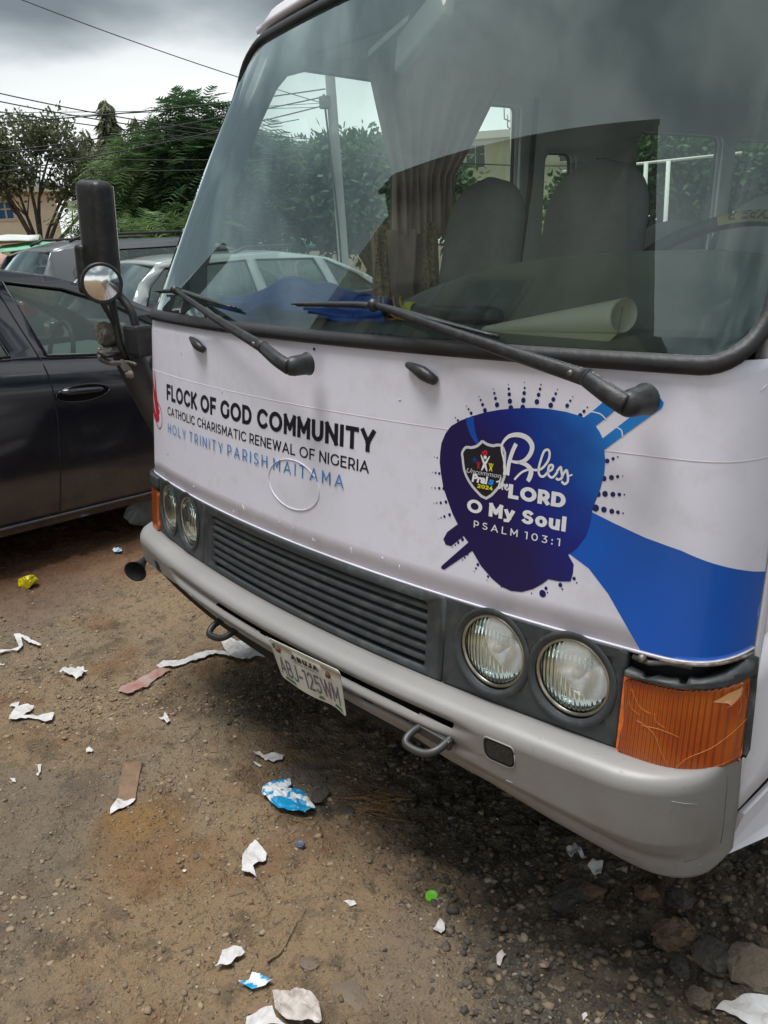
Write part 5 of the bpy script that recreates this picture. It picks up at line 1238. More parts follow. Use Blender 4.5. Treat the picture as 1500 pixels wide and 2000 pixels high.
def fronds(pts, out_, n_leaf, ln, rng, droop=.35, lw=.028):
    """feathery compound leaves: a spine with leaflets both sides"""
    n = len(pts); d = unit(out_*[1, 1, .35]+rng.normal(0, .35, (n, 3))); s = unit(np.cross(d, np.array([0, 0, 1.])+rng.normal(0, .2, (n, 3)))); L = ln*rng.uniform(.6, 1.3, (n, 1)); Q = []
    for k in range(n_leaf):
        t = (k+.6)/n_leaf; c = pts+d*L*t+np.array([0, 0, -1.])*L*droop*t*t; l = L*.42*(1-abs(t-.45)*.9)
        for sg in (-1, 1):
            e = unit(s*sg+d*.45+np.array([0, 0, -.18])); w_ = d*lw*.5*(ln/.4)
            Q.append(np.stack([c-w_, c+w_, c+e*l+w_*.4, c+e*l-w_*.4], 1))
    return np.concatenate(Q)
def blob_pts(blobs, n, rng, shell=.45):
    vol = np.array([b[3]*b[4] for b in blobs]); idx = rng.choice(len(blobs), n, p=vol/vol.sum()); B = np.array(blobs)[idx]
    d = unit(rng.normal(0, 1, (n, 3))); r = (shell+(1-shell)*rng.random((n, 1)))*rng.uniform(.86, 1.06, (n, 1))
    R3 = np.stack([B[:, 3], B[:, 3], B[:, 4]], 1); return B[:, :3]+d*R3*r, d
def limbs(parent, base, blobs, r0, rng, extra=14, lean=(0, 0)):
    P = []; top = np.mean([b[:3] for b in blobs], 0); base = np.array(base); fork = base+(top-base)*.45+np.array([lean[0], lean[1], 0])
    P.append(tube_data(smoothpath([base, base+(fork-base)*.5+rng.normal(0, .04, 3), fork], 4), [r0, r0*.8, r0*.7], 9))
    for b in blobs:
        e = np.array(b[:3]); m_ = (fork+e)/2+rng.normal(0, .10, 3); P.append(tube_data(smoothpath([fork, m_, e], 4), [r0*.55, r0*.35, r0*.15], 6))
        for _ in range(extra//max(1, len(blobs))+2):
            q = e+unit(rng.normal(0, 1, 3))*np.array([b[3], b[3], b[4]])*.85; P.append(tube_data(smoothpath([m_, (m_+q)/2+rng.normal(0, .06, 3), q], 3), [r0*.22, r0*.12, r0*.04], 5))
    V, F = join(P); return mesh('trunk', V, F, bark, parent, True)
def tree(name, base, blobs, label, style, m, n, seed, group, r0=.12, ln=.4, lean=(0, 0)):
    rng = np.random.default_rng(seed); t = empty(name, base, label, 'tree', group); bl = [[b[0]-base[0], b[1]-base[1], b[2]-base[2], b[3], b[4]] for b in blobs]
    limbs(t, (0, 0, 0), bl, r0, rng, lean=lean)
    p, d = blob_pts(bl, n, rng, .35 if style != 'open' else .55)
    if style == 'frond': Q = fronds(p, d, 6, ln, rng)
    elif style == 'mast':
        d = d*[1, 1, .2]+np.array([0, 0, -1.1]); Q = leaves(p, d, ln, ln*.12, .25, rng)
    else:
        k = 14; pp = np.repeat(p, k, 0)+rng.normal(0, ln*.55, (n*k, 3)); Q = leaves(pp, np.repeat(d, k, 0), ln*.55, ln*.16, .8, rng)
    np_mesh('crown', Q, 4, m, t)['kind'] = 'stuff'; return t
G1 = 'feathery green trees behind the parked cars'
tree('leafy_tree', (-12.8, 5.1, 0), [(-12.9, 5.25, 2.0, .75, .6), (-12.6, 5.8, 2.75, .85, .7), (-13.0, 6.3, 3.0, .8, .6), (-12.4, 5.5, 1.8, .8, .4), (-12.5, 6.1, 2.0, .95, .8)], 'bright green feathery tree directly right of the black side mirror', 'frond', lf_green, 3600, 1, G1, .14, .36)
tree('leafy_tree', (-12.2, 6.9, 0), [(-12.2, 6.4, 3.15, .9, .5), (-12.1, 6.6, 3.75, .55, .3), (-12.0, 6.9, 2.6, 1.2, .8), (-12.3, 7.6, 3.0, .9, .6), (-12.0, 6.4, 2.0, 1.1, .7)], 'tallest dark feathery tree touching the edge of the windscreen', 'frond', lf_dark, 3800, 2, G1, .14, .42)
tree('leafy_tree', (-11.8, 7.9, 0), [(-11.8, 7.6, 2.9, .9, .5), (-11.7, 8.2, 2.5, 1.0, .7), (-11.6, 7.5, 2.1, 1.1, .6)], 'green tree seen through the left end of the windscreen', 'frond', lf_green, 2600, 3, G1, .12, .38)
tree('leafy_tree', (-10.8, 9.0, 0), [(-10.9, 8.6, 2.4, 1.0, .7), (-10.5, 9.5, 2.5, .9, .7), (-10.6, 9.0, 2.0, 1.2, .5), (-10.3, 10.2, 2.3, .8, .7)], 'green tree seen behind the leaning concrete pole', 'open', lf_dark, 1500, 4, G1, .13, .30)
tree('leafy_tree', (-11.2, 4.6, 0), [(-11.2, 4.9, 1.75, .55, .35), (-11.0, 5.5, 1.7, .5, .35), (-11.1, 5.9, 2.0, .5, .3)], 'low feathery bough hanging above the roof of the grey suv', 'frond', lf_green, 800, 5, G1, .07, .34)
tree('broad_tree', (-19.0, 6.6, 0), [(-19.1, 5.9, 4.3, .75, .42), (-19.0, 6.8, 4.25, .55, .45), (-19.2, 5.2, 3.8, .6, .4), (-19.0, 5.7, 3.5, .6, .35), (-18.9, 7.4, 3.75, .6, .4), (-18.9, 6.9, 3.2, .55, .35), (-18.9, 7.6, 3.1, .6, .4), (-19.0, 5.4, 3.1, .3, .2)], 'open crowned tree with bare limbs in front of the cream house', 'open', lf_olive, 640, 6, None, .10, .21, (-.1, -.4))
mast = lambda x, y, h, r: [(x, y, h-.25, .12*r, .35), (x, y, h-.7, .26*r, .4), (x, y, h-1.2, .38*r, .45), (x, y, h-1.8, .5*r, .5), (x, y, h-2.5, .55*r, .6)]
G2 = 'drooping mast trees on the skyline'
tree('mast_tree', (-22.1, 9.5, 0), mast(-22.1, 9.5, 5.7, .85), 'tallest pointed mast tree on the skyline', 'mast', lf_olive, 3600, 8, G2, .08, .30)
tree('mast_tree', (-22.3, 8.9, 0), mast(-22.3, 8.9, 4.95, .7), 'shorter pointed tree just left of the tallest mast tree', 'mast', lf_olive, 2000, 9, G2, .08, .28)
tree('mast_tree', (-21.8, 10.15, 0), mast(-21.8, 10.15, 5.2, .6), 'slim mast tree just right of the tallest one', 'mast', lf_olive, 2000, 10, G2, .08, .28)
tree('mast_tree', (-21.5, 10.6, 0), mast(-21.5, 10.6, 5.3, .5), 'rightmost slim mast tree above the feathery trees', 'mast', lf_dark, 1800, 11, G2, .08, .28)
tree('background_tree', (-9.2, 15.6, 0), [(-9.4, 15.2, 2.6, 1.0, .8), (-8.8, 16.0, 2.8, 1.0, .8), (-8.4, 16.4, 2.2, 1.1, .9), (-9.8, 14.8, 2.0, 1.0, .7)], 'dark tree seen through the rear side windows behind two white posts', 'open', lf_dark, 1300, 12, None, .14, .34)
tree('background_tree', (-6.6, 17.0, 0), [(-6.8, 16.6, 2.6, 1.1, .9), (-6.0, 17.2, 2.4, 1.1, .9)], 'dark tree farthest right behind the rear seats', 'open', lf_dark, 900, 13, None, .14, .34)
tree('background_tree', (-15.4, 9.9, 0), [(-15.6, 9.4, 3.0, 1.0, .7), (-15.2, 10.3, 2.8, 1.0, .8), (-14.9, 11.1, 2.9, .9, .7), (-14.6, 11.9, 3.0, .8, .8)], 'dark tree mass beside the pole behind the pale canopies', 'open', lf_dark, 1500, 14, None, .14, .34)

# ------------------------------------------------------------------ buildings
cream = mat('cream_render', (.85, .76, .56), .85, var=.08, vscale=1.2); creamy = mat('pale_yellow_render', (.58, .57, .40), .85, var=.10, vscale=.6)
slate = mat('grey_roof_tiles', (.16, .17, .18), .8, var=.2, vscale=4); trimm = mat('pale_trim', (.66, .62, .50), .7); blueg = mat('blue_window', (.03, .16, .36), .25)
glassd = mat('window_dark', (.05, .07, .07), .15); tan = mat('tan_render', (.34, .27, .17), .85, var=.15, vscale=1.5); brownw = mat('brown_fascia', (.07, .05, .03), .7)
def building(name, label, p0, p1, depth, h, wallm, roofm, wins, eave=.5, rise=1.2, winm=glassd, frame=trimm, flat=False, cat='house'):
    p0, p1 = Vector((*p0, 0)), Vector((*p1, 0)); L = (p1-p0).length; d = (p1-p0).normalized(); nrm = Vector((d.y, -d.x, 0))
    if nrm.dot(Vector((CAM.x, CAM.y, 0))-p0) < 0: nrm = -nrm
    t = empty(name, (p0.x, p0.y, 0), label, cat)
    M = Matrix((( d.x, -nrm.x, 0), (d.y, -nrm.y, 0), (0, 0, 1))).to_4x4(); t.matrix_world = Matrix.Translation(p0) @ M
    # local: x along wall, y into the building
    holes = [[(a, c), (b, c), (b, e_), (a, e_)] for a, b, c, e_ in wins]
    o = drape('wall', [[(0, 0), (L, 0), (L, h), (0, h)]]+holes, lambda u, v: Vector((u, 0, v)), wallm, t, None, False); o.modifiers.new('s', 'SOLIDIFY').thickness = .2
    for c_, s_ in (((L/2, depth, h/2), (L, .2, h)), ((.1, depth/2, h/2), (.2, depth-.4, h)), ((L-.1, depth/2, h/2), (.2, depth-.4, h))): box('wall', c_, s_, wallm, t)
    for a, b, c, e_ in wins:
        w_ = box('window', ((a+b)/2, .12, (c+e_)/2), (b-a, .03, e_-c), winm, t)
        V_, F_ = join([box_v(0, -.09, (e_-c)/2+.03, b-a+.16, .12, .06), box_v(0, -.10, -(e_-c)/2-.04, b-a+.2, .16, .08), box_v(-(b-a)/2-.04, -.09, 0, .08, .12, e_-c), box_v((b-a)/2+.04, -.09, 0, .08, .12, e_-c)])
        f_ = mesh('frame', V_, F_, frame, w_)
        V_, F_ = join([box_v(0, -.03, 0, .05, .04, e_-c), box_v(0, -.03, (e_-c)*.1, b-a, .035, .045)]); mesh('glazing_bar', V_, F_, frame, w_)
    if flat:
        box('roof', (L/2, depth/2, h+.1), (L+2*eave, depth+2*eave, .22), roofm, t); box('fascia', (L/2, -eave-.03, h+.05), (L+2*eave, .06, .42), brownw if wallm is tan else trimm, t)
    else:
        e_ = eave; V_ = [(-e_, -e_, h), (L+e_, -e_, h), (L+e_, depth+e_, h), (-e_, depth+e_, h), (depth*.5, depth/2, h+rise), (L-depth*.5, depth/2, h+rise)]
        mesh('roof', V_, [(0, 1, 5, 4), (1, 2, 5), (2, 3, 4, 5), (3, 0, 4), (3, 2, 1, 0)], roofm, t); box('fascia', (L/2, -e_-.02, h-.06), (L+2*e_, .04, .16), trimm, t)
    return t
building('cream_house', 'cream house with grey tiled roof and small blue window at the far left', (-31.3, 2.0), (-28.3, 10.0), 6, 3.95, cream, slate, [(6.7, 7.15, 3.05, 3.55), (5.2, 5.6, 3.0, 3.5)], .45, 1.3, blueg)
building('apartment_block', 'pale yellow three storey block seen through the second side window', (-37.3, 37.9), (-29.0, 45.8), 9, 7.3, creamy, trimm, [(a, a+1.1, z, z+1.25) for z in (1.2, 3.6, 5.6) for a in (1.0, 3.9, 6.6, 9.3)], .5, 0, glassd, trimm, True, 'building')
building('pink_house', 'low pinkish house glimpsed through the trees', (-17.4, 6.6), (-15.6, 9.9), 4, 2.75, mat('pink_render', (.45, .24, .18), .85, var=.15, vscale=2), slate, [(1.0, 1.6, 1.4, 2.1)], .3, .7)
# the tan building that stands in front of the bus, mirrored in its windscreen
building('tan_building', 'tan two storey building with brown fascia reflected in the windscreen', (-7.0, -3.45), (-2.15, -3.45), 6, 7.7, tan, brownw, [(a, a+1.0, z, z+1.3) for z in (1.1, 4.3) for a in (.5, 2.0, 3.5)], .35, 0, glassd, mat('brown_frame', (.16, .12, .08), .7), True, 'building')

# ------------------------------------------------------------------ market stalls
greenp = mat('green_tarpaulin', (.16, .42, .26), .6, var=.12, vscale=2); whitet = mat('white_tarpaulin', (.62, .66, .62), .6, var=.15, vscale=2); pinkt = mat('faded_pink_cloth', (.52, .32, .26), .8, var=.15, vscale=4); polem = mat('pole_metal', (.30, .30, .28), .6, metal=.5)
def canopy(x, y, w_, d, h, m, label, az, sag=.10, peak=.25):
    t = empty('market_canopy', (x, y, 0), label, 'canopy', 'market canopies behind the cars'); t.rotation_euler.z = R(az)
    o = grid('canopy_sheet', lin(-w_/2, w_/2, 15), lin(-d/2, d/2, 9), lambda a, b: Vector((a, b, h+peak*(1-(2*b/d)**2)-sag*(math.cos(a*6.28/w_*2)*.5+.5)*.3+random.uniform(-.008, .008))), m, t); solid(o, .01)
    for a in (-1, 1):
        for b in (-1, 1): tube('canopy_post', [(a*w_*.47, b*d*.47, 0), (a*w_*.47, b*d*.47, h)], .025, polem, t, 8)
    box('counter', (0, 0, .45), (w_*.7, d*.6, .9), mat('stall_boards', (.16, .12, .09), .9, var=.4, vscale=6), t)
canopy(-14.9, 5.1, 2.2, 1.8, 1.78, greenp, 'green market canopy between the cream house and the side mirror', 66, .1, .14)
canopy(-15.8, 3.6, 2.6, 1.8, 1.96, whitet, 'long white market canopy below the cream house', 68, .1, .12)
canopy(-15.0, 6.6, 1.2, 1.5, 1.68, whitet, 'small white canopy just right of the side mirror', 62, .1, .15)
canopy(-12.4, 10.2, 2.6, 2.0, 1.48, greenp, 'big green canopy seen beside the pole through the windscreen', 48, .1, .28)
canopy(-13.4, 9.2, 2.2, 1.8, 1.45, whitet, 'crumpled white canopy left of the big green canopy', 50, .1, .30)
pk = empty('market_umbrella', (-12.6, 2.55, 0), 'faded pink market umbrella at the left edge', 'umbrella')
lathe('canopy_cloth', [(.001, 1.86), (.3, 1.82), (.62, 1.72), (.86, 1.58), (.88, 1.54)], pinkt, pk, 10, 'z'); tube('umbrella_pole', [(0, 0, 0), (0, 0, 1.84)], .02, polem, pk)
kb = empty('market_kiosk', (-11.2, 2.1, 0), 'weathered grey kiosk under the pink umbrella', 'kiosk')
box('kiosk_wall', (0, 0, .72), (.8, .62, 1.44), mat('grey_boards', (.22, .19, .16), .9, var=.4, vscale=7), kb); box('kiosk_lid', (0, 0, 1.46), (.9, .7, .04), mat('grey_lid', (.30, .28, .26), .8), kb)
sh = empty('sheet_metal_shed', (-11.4, 3.35, 0), 'low shed of crumpled grey roofing sheets beside the kiosk', 'shed')
grid('roof_sheet', lin(-.55, .55, 40), lin(-.8, .8, 10), lambda a, b: Vector((a, b, 1.42+.012*math.sin(b*40)+.05*math.sin(a*4+b*5)+random.uniform(-.012, .012))), mat('weathered_zinc', (.34, .34, .33), .6, var=.5, vscale=8), sh, False)
box('shed_wall', (0, 0, .68), (.9, 1.4, 1.36), mat('grey_boards', (0, 0, 0)), sh)
wf = empty('post_frame', (-4.8, 9.1, 0), 'frame of two white posts and a crossbar outside the rear windows', 'frame'); wh = mat('post_white', (.7, .7, .66), .6)
tube('post', [(-.10, -.09, 0), (-.07, -.085, 2.28)], .028, wh, wf, 8); tube('post', [(.14, .05, 0), (.16, .06, 2.28)], .028, wh, wf, 8); tube('crossbar', [(-1.0, -.6, 2.26), (.9, .5, 2.30)], .018, wh, wf, 8)
# ------------------------------------------------------------------ pole and wires
conc = mat('concrete_pole', (.42, .41, .38), .85, var=.12, vscale=3)
up_ = empty('utility_pole', (-5.85, 4.76, 0), 'tapering concrete utility pole outside the front side window', 'pole')
tube('pole_shaft', [(0, 0, 0), (-.01, 0, 3), (-.02, 0, 6.4)], [.062, .052, .040], conc, up_, 12)
box('crossarm', (-.02, 0, 6.1), (.08, 1.3, .09), mat('crossarm_wood', (.12, .10, .08), .9), up_)
tube('down_cable', smoothpath([(-.05, -.07, 3.0), (.02, -.09, 2.4), (.06, -.085, 1.6), (.05, -.09, .4)], 4), .011, rubber, up_, 6)
box('cable_clamp', (-.03, -.07, 2.92), (.10, .10, .12), steel, up_, .01)
up2 = empty('antenna_mast', (-30.2, 35.5, 0), 'thin mast with short prongs in front of the pale yellow block', 'mast')
tube('mast_shaft', [(0, 0, 0), (0, 0, 8.3)], .10, conc, up2, 8)
for a, b in ((-.35, 7.6), (.35, 7.6), (-.2, 7.2), (.25, 7.0)): tube('mast_prong', [(0, 0, b-.4), (a, a*.6, b-.2), (a, a*.6, b+.4)], .035, steel, up2, 6)
wirem = mat('black_cable', (.02, .02, .02), .6)
def wire(p, q, sag, r, label, wob=0.):
    p, q = Vector(p), Vector(q); P_ = []
    for i in range(25):
        t = i/24; v = p.lerp(q, t); v.z -= sag*4*t*(1-t)+wob*math.sin(t*31)*.5; P_.append(v)
    o = tube('power_line', [v-p for v in P_], r*.75, wirem, None, 5); o.location = p; tag(o, label, 'cable', 'power lines crossing the sky')
def ext(a, b, k0, k1):
    a, b = Vector(a), Vector(b); return a+(b-a)*k0, a+(b-a)*k1
for a, b, sg_, r, lab in (((-7.694, 2.49, 4.007), (-6.856, 4.192, 3.349), .05, .0065, 'single thick cable falling from the top left corner to the windscreen pillar'),
        ((-9.736, 2.714, 3.57), (-8.696, 5.012, 3.118), .12, .010, 'upper thick cable starting at the left edge under the bright cloud'),
        ((-9.742, 2.696, 3.469), (-8.75, 4.93, 3.06), .10, .010, 'second thick cable just under the upper thick one'),
        ((-9.75, 2.672, 3.333), (-8.70, 4.98, 2.96), .06, .009, 'third thick cable falling to the right in front of the mast trees'),
        ((-9.775, 2.595, 2.904), (-8.765, 4.893, 3.062), .10, .009, 'cable that rises to the right across the open crowned tree'),
        ((-9.779, 2.582, 2.828), (-8.80, 4.85, 2.72), .05, .008, 'thin cable crossing the middle of the feathery trees'),
        ((-9.783, 2.57, 2.759), (-8.856, 4.731, 2.638), .10, .009, 'lowest cable sagging across the feathery trees'),
        ((-17.357, 5.147, 4.505), (-15.525, 9.181, 4.482), .03, .009, 'higher of the two thin level lines behind the mast trees'),
        ((-17.357, 5.147, 4.40), (-15.525, 9.181, 4.50), .03, .009, 'lower of the two thin level lines behind the mast trees')):
    p, q = ext(a, b, -.35, 1.5); wire(p, q, sg_, r, lab)
for z, ty, tz_, lab in ((3.05, 1.4, 2.98, 'first cable from the pole clamp towards the left tree'), (2.98, 1.3, 2.62, 'second cable from the pole clamp sloping down left'), (2.90, 1.5, 2.42, 'third cable from the pole clamp sloping down left'), (3.25, 9.0, 3.25, 'level cable passing the pole to the right'), (2.45, 9.0, 2.30, 'lower cable passing the pole to the right')):
    wire((-5.9, 4.72, z), (-5.9-(3.0 if ty < 5 else -.6), ty, tz_), .06, .009, lab)

# ------------------------------------------------------------------ litter
pap = mat('litter_paper', (.50, .475, .45), .8, var=.10, vscale=28, bump=.4, bscale=70, var2=(.66, .66, .67)); papd = mat('dirty_paper', (.34, .29, .25), .85, var=.45, vscale=40, var2=(.60, .56, .53))
papb = mat('printed_blue_paper', (.70, .72, .72), .5, var=.5, vscale=26, var2=(.0, .26, .52)); papb.node_tree.nodes['Color Ramp'].color_ramp.elements[0].position = .48; papb.node_tree.nodes['Color Ramp'].color_ramp.elements[1].position = .53
card = mat('brown_card', (.20, .13, .08), .85, var=.15, vscale=30, bump=.3, bscale=80); reddirt = mat('red_stained_paper', (.36, .30, .27), .85, var=.3, vscale=14, var2=(.30, .12, .10))
def scrap(name, cat, label, outline, m, amp=.010, seed=0, lift=.0012, step=.012, fold=0.):
    """thin crumpled sheet with its outline given in metres on the ground"""
    amp *= .75; fold *= .6
    cx = sum(p[0] for p in outline)/len(outline); cy = sum(p[1] for p in outline)/len(outline)
    bm = poly_bm([outline], (step, step)); r = np.random.default_rng(seed); ph = r.uniform(0, 6, 6); fr = r.uniform(60, 150, 6); dr = r.uniform(0, 3.14, 6)
    base = max(gz(cx, cy), *[gz(*p) for p in outline]) if len(outline) < 14 else None
    for v in bm.verts:
        x, y = v.co.x, v.co.y; h = 0
        for k in range(6): h += abs(math.sin((x*math.cos(dr[k])+y*math.sin(dr[k]))*fr[k]+ph[k]))*amp/3
        e = abs(math.sin((x*math.cos(dr[0])+y*math.sin(dr[0]))*22+ph[1]))*fold
        g = gz(x, y)
        v.co.z = g*.7+(base if base is not None else g)*.3+lift+h+e
    bmesh.ops.translate(bm, verts=bm.verts[:], vec=(-cx, -cy, 0))
    for f in bm.faces:
        f.normal_update()
        if f.normal.z < 0: f.normal_flip()
    o = bmobj(name, bm, m, None, False, (cx, cy, 0)); solid(o, .0007, 0); tag(o, label, cat, 'litter on the dirt'); return o
GP = lambda pts: pts
scrap('paper_strip', 'paper', 'zigzag white paper strip at the left edge of the dirt', [(-1.732, -0.344), (-1.707, -0.291), (-1.72, -0.272), (-1.831, -0.258), (-1.817, -0.236), (-1.658, -0.199), (-1.66, -0.214), (-1.774, -0.244), (-1.707, -0.26), (-1.682, -0.289), (-1.714, -0.35)], pap, 0.006, 0, step=0.0140, fold=0.0048)
scrap('paper_scrap', 'paper', 'crushed white paper right of the zigzag strip', [(-1.357, -0.236), (-1.359, -0.206), (-1.331, -0.179), (-1.318, -0.156), (-1.286, -0.164), (-1.264, -0.155), (-1.265, -0.176), (-1.233, -0.194), (-1.234, -0.216), (-1.277, -0.214), (-1.304, -0.227)], pap, 0.012, 1, step=0.0105, fold=0.0096)
scrap('paper_scrap', 'paper', 'small white square of paper above the folded scrap', [(-1.232, -0.459), (-1.253, -0.434), (-1.229, -0.421), (-1.204, -0.439)], pap, 0.003, 2, step=0.0050, fold=0.0024)
scrap('paper_scrap', 'paper', 'folded white paper with a long dirty tail near the left edge', [(-1.124, -0.494), (-1.153, -0.481), (-1.202, -0.442), (-1.191, -0.408), (-1.159, -0.395), (-1.13, -0.419), (-1.115, -0.446), (-1.089, -0.406), (-1.057, -0.36), (-1.018, -0.383), (-1.055, -0.418)], pap, 0.008, 3, step=0.0140, fold=0.0064)
scrap('paper_scrap', 'paper', 'tiny blue and white wrapper on the red soil by the sedan', [(-2.504, 0.467), (-2.521, 0.493), (-2.489, 0.516), (-2.445, 0.493), (-2.436, 0.466), (-2.459, 0.456)], papb, 0.008, 4, step=0.0071, fold=0.0064)
scrap('paper_strip', 'paper', 'dirty red stained paper strip lying left of the white strip', [(-1.047, -0.136), (-1.059, -0.111), (-1.075, -0.024), (-1.088, 0.045), (-1.051, 0.074), (-1.027, 0.036), (-1.007, -0.035), (-1.006, -0.115)], reddirt, 0.005, 5, step=0.0068, fold=0.0040)
scrap('paper_strip', 'paper', 'long twisted white paper strip leading under the number plate', [(-1.113, 0.048), (-1.131, 0.087), (-1.103, 0.127), (-1.079, 0.169), (-1.091, 0.209), (-1.083, 0.261), (-1.016, 0.314), (-0.989, 0.304), (-1.034, 0.257), (-1.036, 0.19), (-1.045, 0.14), (-1.059, 0.105), (-1.077, 0.06)], pap, 0.006, 6, step=0.0118, fold=0.0048)
scrap('paper_sheet', 'paper', 'wide crumpled white sheet beneath the bumper left of the number plate', [(-1.132, 0.335), (-1.131, 0.358), (-1.111, 0.37), (-1.051, 0.394), (-0.976, 0.389), (-0.867, 0.391), (-0.897, 0.335), (-0.93, 0.281), (-0.991, 0.288)], pap, 0.014, 7, step=0.0140, fold=0.0112)
scrap('paper_scrap', 'paper', 'small torn white scrap on the dark patch', [(-0.757, -0.114), (-0.756, -0.098), (-0.772, -0.084), (-0.751, -0.086), (-0.705, -0.096), (-0.699, -0.112), (-0.733, -0.113)], pap, 0.008, 8, step=0.0061, fold=0.0064)
scrap('card_square', 'card', 'tiny pale brown card square in the middle of the dirt', [(-0.493, -0.061), (-0.476, -0.048), (-0.445, -0.07), (-0.462, -0.083)], card, 0.001, 9, step=0.0050, fold=0.0008)
scrap('paper_scrap', 'paper', 'curled white paper scrap above the blue wrapper', [(-0.362, 0.011), (-0.351, 0.03), (-0.323, 0.026), (-0.311, 0.046), (-0.272, 0.07), (-0.257, 0.053), (-0.267, 0.027), (-0.3, 0.016), (-0.325, 0.018)], pap, 0.007, 10, step=0.0087, fold=0.0056)
scrap('paper_sliver', 'paper', 'thin white sliver below the curled scrap', [(-0.323, -0.012), (-0.311, -0.005), (-0.277, -0.008), (-0.28, -0.015)], pap, 0.002, 11, step=0.0050, fold=0.0016)
scrap('cardboard_strip', 'cardboard', 'brown cardboard strip with a white torn end', [(-0.597, -0.31), (-0.558, -0.268), (-0.408, -0.357), (-0.44, -0.398)], card, 0.002, 12, step=0.0140, fold=0.0016)
scrap('paper_scrap', 'paper', 'white torn tip at the lower end of the brown cardboard strip', [(-0.443, -0.397), (-0.409, -0.357), (-0.396, -0.369), (-0.398, -0.439), (-0.416, -0.43), (-0.433, -0.407)], pap, 0.004, 13, step=0.0050, fold=0.0032)
scrap('plastic_wrapper', 'wrapper', 'crumpled blue and white wrapper in front of the bumper', [(-0.16, -0.085), (-0.189, -0.055), (-0.179, -0.017), (-0.158, 0.014), (-0.133, -0.0), (-0.118, -0.027), (-0.112, -0.004), (-0.081, 0.01), (0.001, -0.011), (0.006, -0.029), (-0.029, -0.079), (-0.077, -0.089), (-0.104, -0.093)], papb, 0.012, 14, step=0.0140, fold=0.0096)
scrap('paper_scrap', 'paper', 'pointed white paper scrap below the blue and white wrapper', [(-0.01, -0.202), (0.062, -0.209), (0.08, -0.224), (0.076, -0.26), (0.123, -0.278), (0.069, -0.289), (0.021, -0.257)], pap, 0.009, 15, step=0.0111, fold=0.0072)
scrap('paper_scrap', 'paper', 'crushed dirty white paper next to the thin twig', [(0.253, -0.451), (0.257, -0.43), (0.275, -0.421), (0.304, -0.421), (0.299, -0.442), (0.302, -0.46), (0.277, -0.484), (0.27, -0.467)], pap, 0.012, 16, step=0.0050, fold=0.0096)
scrap('plastic_wrapper', 'wrapper', 'small turquoise wrapper near the bottom edge', [(0.347, -0.468), (0.362, -0.451), (0.349, -0.433), (0.355, -0.427), (0.401, -0.411), (0.402, -0.431), (0.388, -0.457)], papb, 0.007, 17, step=0.0050, fold=0.0056)
scrap('paper_sheet', 'paper', 'white paper with blue print cut by the bottom edge', [(0.439, -0.501), (0.442, -0.476), (0.455, -0.449), (0.483, -0.458), (0.507, -0.45), (0.449, -0.511)], pap, 0.008, 18, step=0.0057, fold=0.0064)
scrap('paper_sheet', 'paper', 'grey crumpled paper cut by the bottom edge', [(0.441, -0.437), (0.444, -0.42), (0.474, -0.382), (0.525, -0.38), (0.557, -0.397), (0.507, -0.45), (0.473, -0.452)], papd, 0.016, 19, step=0.0097, fold=0.0128)
scrap('cardboard_piece', 'cardboard', 'brown card piece above the white paper at the bottom edge', [(0.426, -0.493), (0.4, -0.471), (0.44, -0.443), (0.454, -0.447), (0.441, -0.475)], card, 0.002, 20, step=0.0050, fold=0.0016)
scrap('paper_scrap', 'paper', 'white paper triangle right of the centre', [(0.335, -0.173), (0.353, -0.152), (0.366, -0.155), (0.363, -0.172)], pap, 0.002, 21, step=0.0050, fold=0.0016)
scrap('paper_scrap', 'paper', 'tiny white crumb of paper left of the brown cardboard', [(-0.755, -0.367), (-0.752, -0.356), (-0.731, -0.351), (-0.723, -0.361), (-0.734, -0.373)], pap, 0.005, 22, step=0.0050, fold=0.0040)
scrap('thread', 'thread', 'curled white thread left of the brown cardboard strip', [(-0.729, -0.532), (-0.752, -0.518), (-0.782, -0.511), (-0.782, -0.502), (-0.771, -0.501), (-0.744, -0.515), (-0.717, -0.53)], pap, 0.003, 23, step=0.0054, fold=0.0024)
scrap('paper_scrap', 'paper', 'tiny white hook shaped scrap at the left', [(-0.791, -0.594), (-0.776, -0.582), (-0.753, -0.587), (-0.764, -0.593)], pap, 0.003, 24, step=0.0050, fold=0.0024)
scrap('paper_scrap', 'paper', 'tiny white crumb on the orange stain', [(-0.05, -0.395), (-0.051, -0.389), (-0.042, -0.385), (-0.038, -0.393)], pap, 0.003, 25, step=0.0050, fold=0.0024)
scrap('paper_scrap', 'paper', 'small white scrap cut by the left edge', [(-1.624, -0.376), (-1.6, -0.366), (-1.579, -0.374), (-1.601, -0.383)], pap, 0.003, 26, step=0.0050, fold=0.0024)
scrap('paper_scrap', 'paper', 'small white and blue scrap below the green bottle cap', [(0.546, -0.078), (0.534, -0.045), (0.548, -0.045), (0.563, -0.058), (0.572, -0.077), (0.559, -0.078)], pap, 0.007, 27, step=0.0050, fold=0.0056)
scrap('tissue', 'tissue', 'white crumpled tissue under the bumper corner', [(0.598, 0.332), (0.598, 0.364), (0.619, 0.36), (0.65, 0.344), (0.643, 0.337), (0.625, 0.339), (0.625, 0.317), (0.615, 0.315)], pap, 0.014, 28, step=0.0050, fold=0.0112)
scrap('tissue', 'tissue', 'small white tissue right of the crumpled one', [(0.663, 0.33), (0.659, 0.357), (0.671, 0.365), (0.676, 0.377), (0.698, 0.336), (0.681, 0.329)], pap, 0.012, 29, step=0.0050, fold=0.0096)
